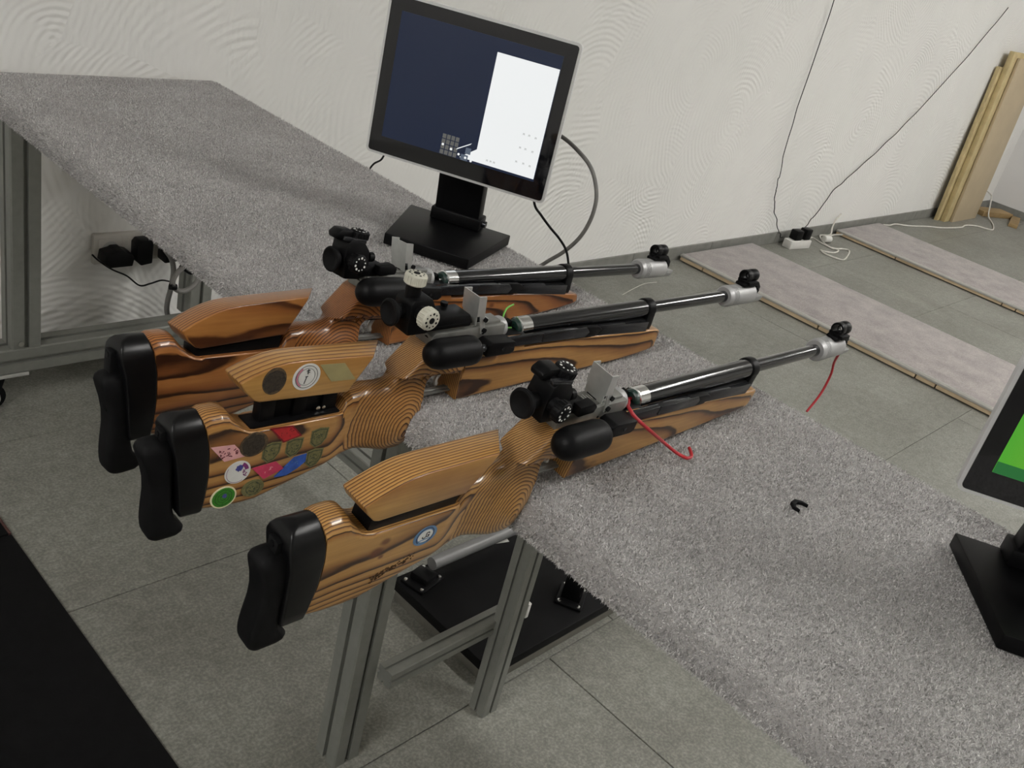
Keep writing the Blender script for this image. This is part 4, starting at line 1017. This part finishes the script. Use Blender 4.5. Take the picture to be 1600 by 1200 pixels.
tag(MB().tube(wl, 0.0042, 8, 6).build('white_cable', M['white_cable']), 'white cable coiled in loops on the tiles by the power strip', 'cable', 'white cables on the floor')
tag(MB().cyl((4.80, 2.0, 0.020), (4.845, 1.985, 0.020), 0.0185, 16, 0.003).build('white_plug', M['white_plastic']), 'round white plug lying among the white cable loops', 'plug')
w2 = [Vector((4.95, 2.045, 0.006)), Vector((5.02, 2.045, 0.006)), Vector((5.045, 2.01, 0.02))]
tag(MB().tube(w2, 0.0042, 8, 6).build('white_cable', M['white_cable']), 'short white cable end at the corner of the farther floor board', 'cable', 'white cables on the floor')
w3 = [Vector(p) for p in ((5.7213, 2.069, 0.005), (5.7719, 2.0495, 0.005), (5.8725, 2.0518, 0.005), (5.9602, 2.0044, 0.005), (6.1556, 1.9577, 0.005), (6.2655, 1.9158, 0.005), (6.4152, 1.8876, 0.005), (6.5346, 1.8762, 0.005), (6.6416, 1.8898, 0.005), (6.75, 1.8586, 0.005), (6.7891, 1.8061, 0.005), (6.8373, 1.7744, 0.005), (6.9961, 1.8247, 0.005), (7.1041, 1.8756, 0.005))] + [Vector((7.18, 1.93, 0.02)), Vector((7.25, 1.97, 0.08)), Vector((7.28, 2.0, 0.14)), Vector((7.22, 2.05, 0.17))]
tag(MB().tube(w3, 0.0045, 8, 5).build('white_cable', M['white_cable']), 'white cable running along the floor past the leaning planks', 'cable', 'white cables on the floor')
tag(MB().tube([Vector((2.8988, 1.8767, 0.0015)), Vector((3.0085, 1.9052, 0.0015)), Vector((3.1119, 1.9259, 0.0015)), Vector((3.1824, 1.9193, 0.0015))], 0.0012, 5, 5).build('nylon_strand', M['white_cable']), 'thin white strand on the tiles under the farthest muzzle', 'strand')

# ------------------------------------------------------------------ leaning planks and offcuts in the corner
def plank(name, label, x0, x1, yb, th, h, lean, mat, rz=0.0):
    o = MB().bounds((x0, 0, 0), (x1, th, h)).build(name, mat, bevel=0.002)
    o.location = (0, yb, th * math.sin(lean) + 0.0005 if lean < 0 else 0.0005)
    o.rotation_euler = (-lean, 0, 0)
    return tag(o, label, 'plank', 'planks leaning in the corner')
LEAN = math.radians(2.0)
plank('plank', 'wide plywood panel leaning in front of the timber planks', 6.585, 7.03, 1.962, 0.018, 1.05, LEAN, M['plywood'])
plank('plank', 'raw timber plank directly behind the plywood panel', 6.50, 6.95, 1.983, 0.030, 1.08, LEAN, M['plank'])
plank('plank', 'raw timber plank leaning closest to the plaster wall', 6.455, 6.90, 2.016, 0.024, 0.98, LEAN, M['plank'])
tag(MB().box((0, 0, 0.012), (0.34, 0.06, 0.024), Matrix.Rotation(0.25, 3, 'Z')).build('wood_offcut', M['offcut'], bevel=0.002, loc=(7.36, 1.80, 0)), 'short wooden offcut flat on the floor in the corner', 'offcut', 'wood offcuts in the corner')
tag(MB().box((0, 0, 0.018), (0.32, 0.12, 0.036), Matrix.Rotation(-0.35, 3, 'Z')).build('wood_offcut', M['offcut'], bevel=0.003, loc=(7.36, 1.97, 0)), 'thick wooden offcut against the skirting of the corner', 'offcut', 'wood offcuts in the corner')

# ------------------------------------------------------------------ black board with brackets under the table
t = thing('pedal_board', 'black board with bolted brackets and a grey roller under the table', 'board', (1.33, 0.855, 0))
MB().bounds((-0.275, -0.14, 0.028), (0.35, 0.14, 0.050)).build('top_plate', M['board_black'], t, bevel=0.003)
MB().bounds((-0.268, -0.134, 0.0), (0.345, 0.134, 0.0275)).build('lower_plate', M['board_grey'], t, bevel=0.002)
def bracket(x, y, a, h):
    rz = Matrix.Rotation(a, 3, 'Z')
    b = MB().box((x, y, 0.053), (0.07, 0.055, 0.006), rz)
    b.box((x, y, 0.053 + h / 2), (0.032, 0.04, h), rz)
    b.build('bracket', M['black_plastic'], t, bevel=0.002)
    s_ = MB()
    for ax, ay in ((-0.028, -0.02), (-0.028, 0.02), (0.028, -0.02), (0.028, 0.02)):
        p = rz @ Vector((ax, ay, 0)); s_ = MB(); s_.lathe([(0, 0.0042), (0.002, 0.0036), (0.003, 0.001)], (x + p.x, y + p.y, 0.056), (0, 0, 1), 10); s_.build('screw', M['chrome'], t)
bracket(0.005, -0.085, 0.5, 0.075); bracket(-0.228, 0.106, 0.2, 0.016)
MB().cyl((-0.205, 0.112, 0.078), (0.15, 0.112, 0.078), 0.0135, 20).build('roller', M['roller'], t)
MB().box((-0.002, 0.128, 0.0504), (0.05, 0.028, 0.0006), Matrix.Rotation(-0.3, 3, 'Z')).build('paper_tag', M['white_plastic'], t)
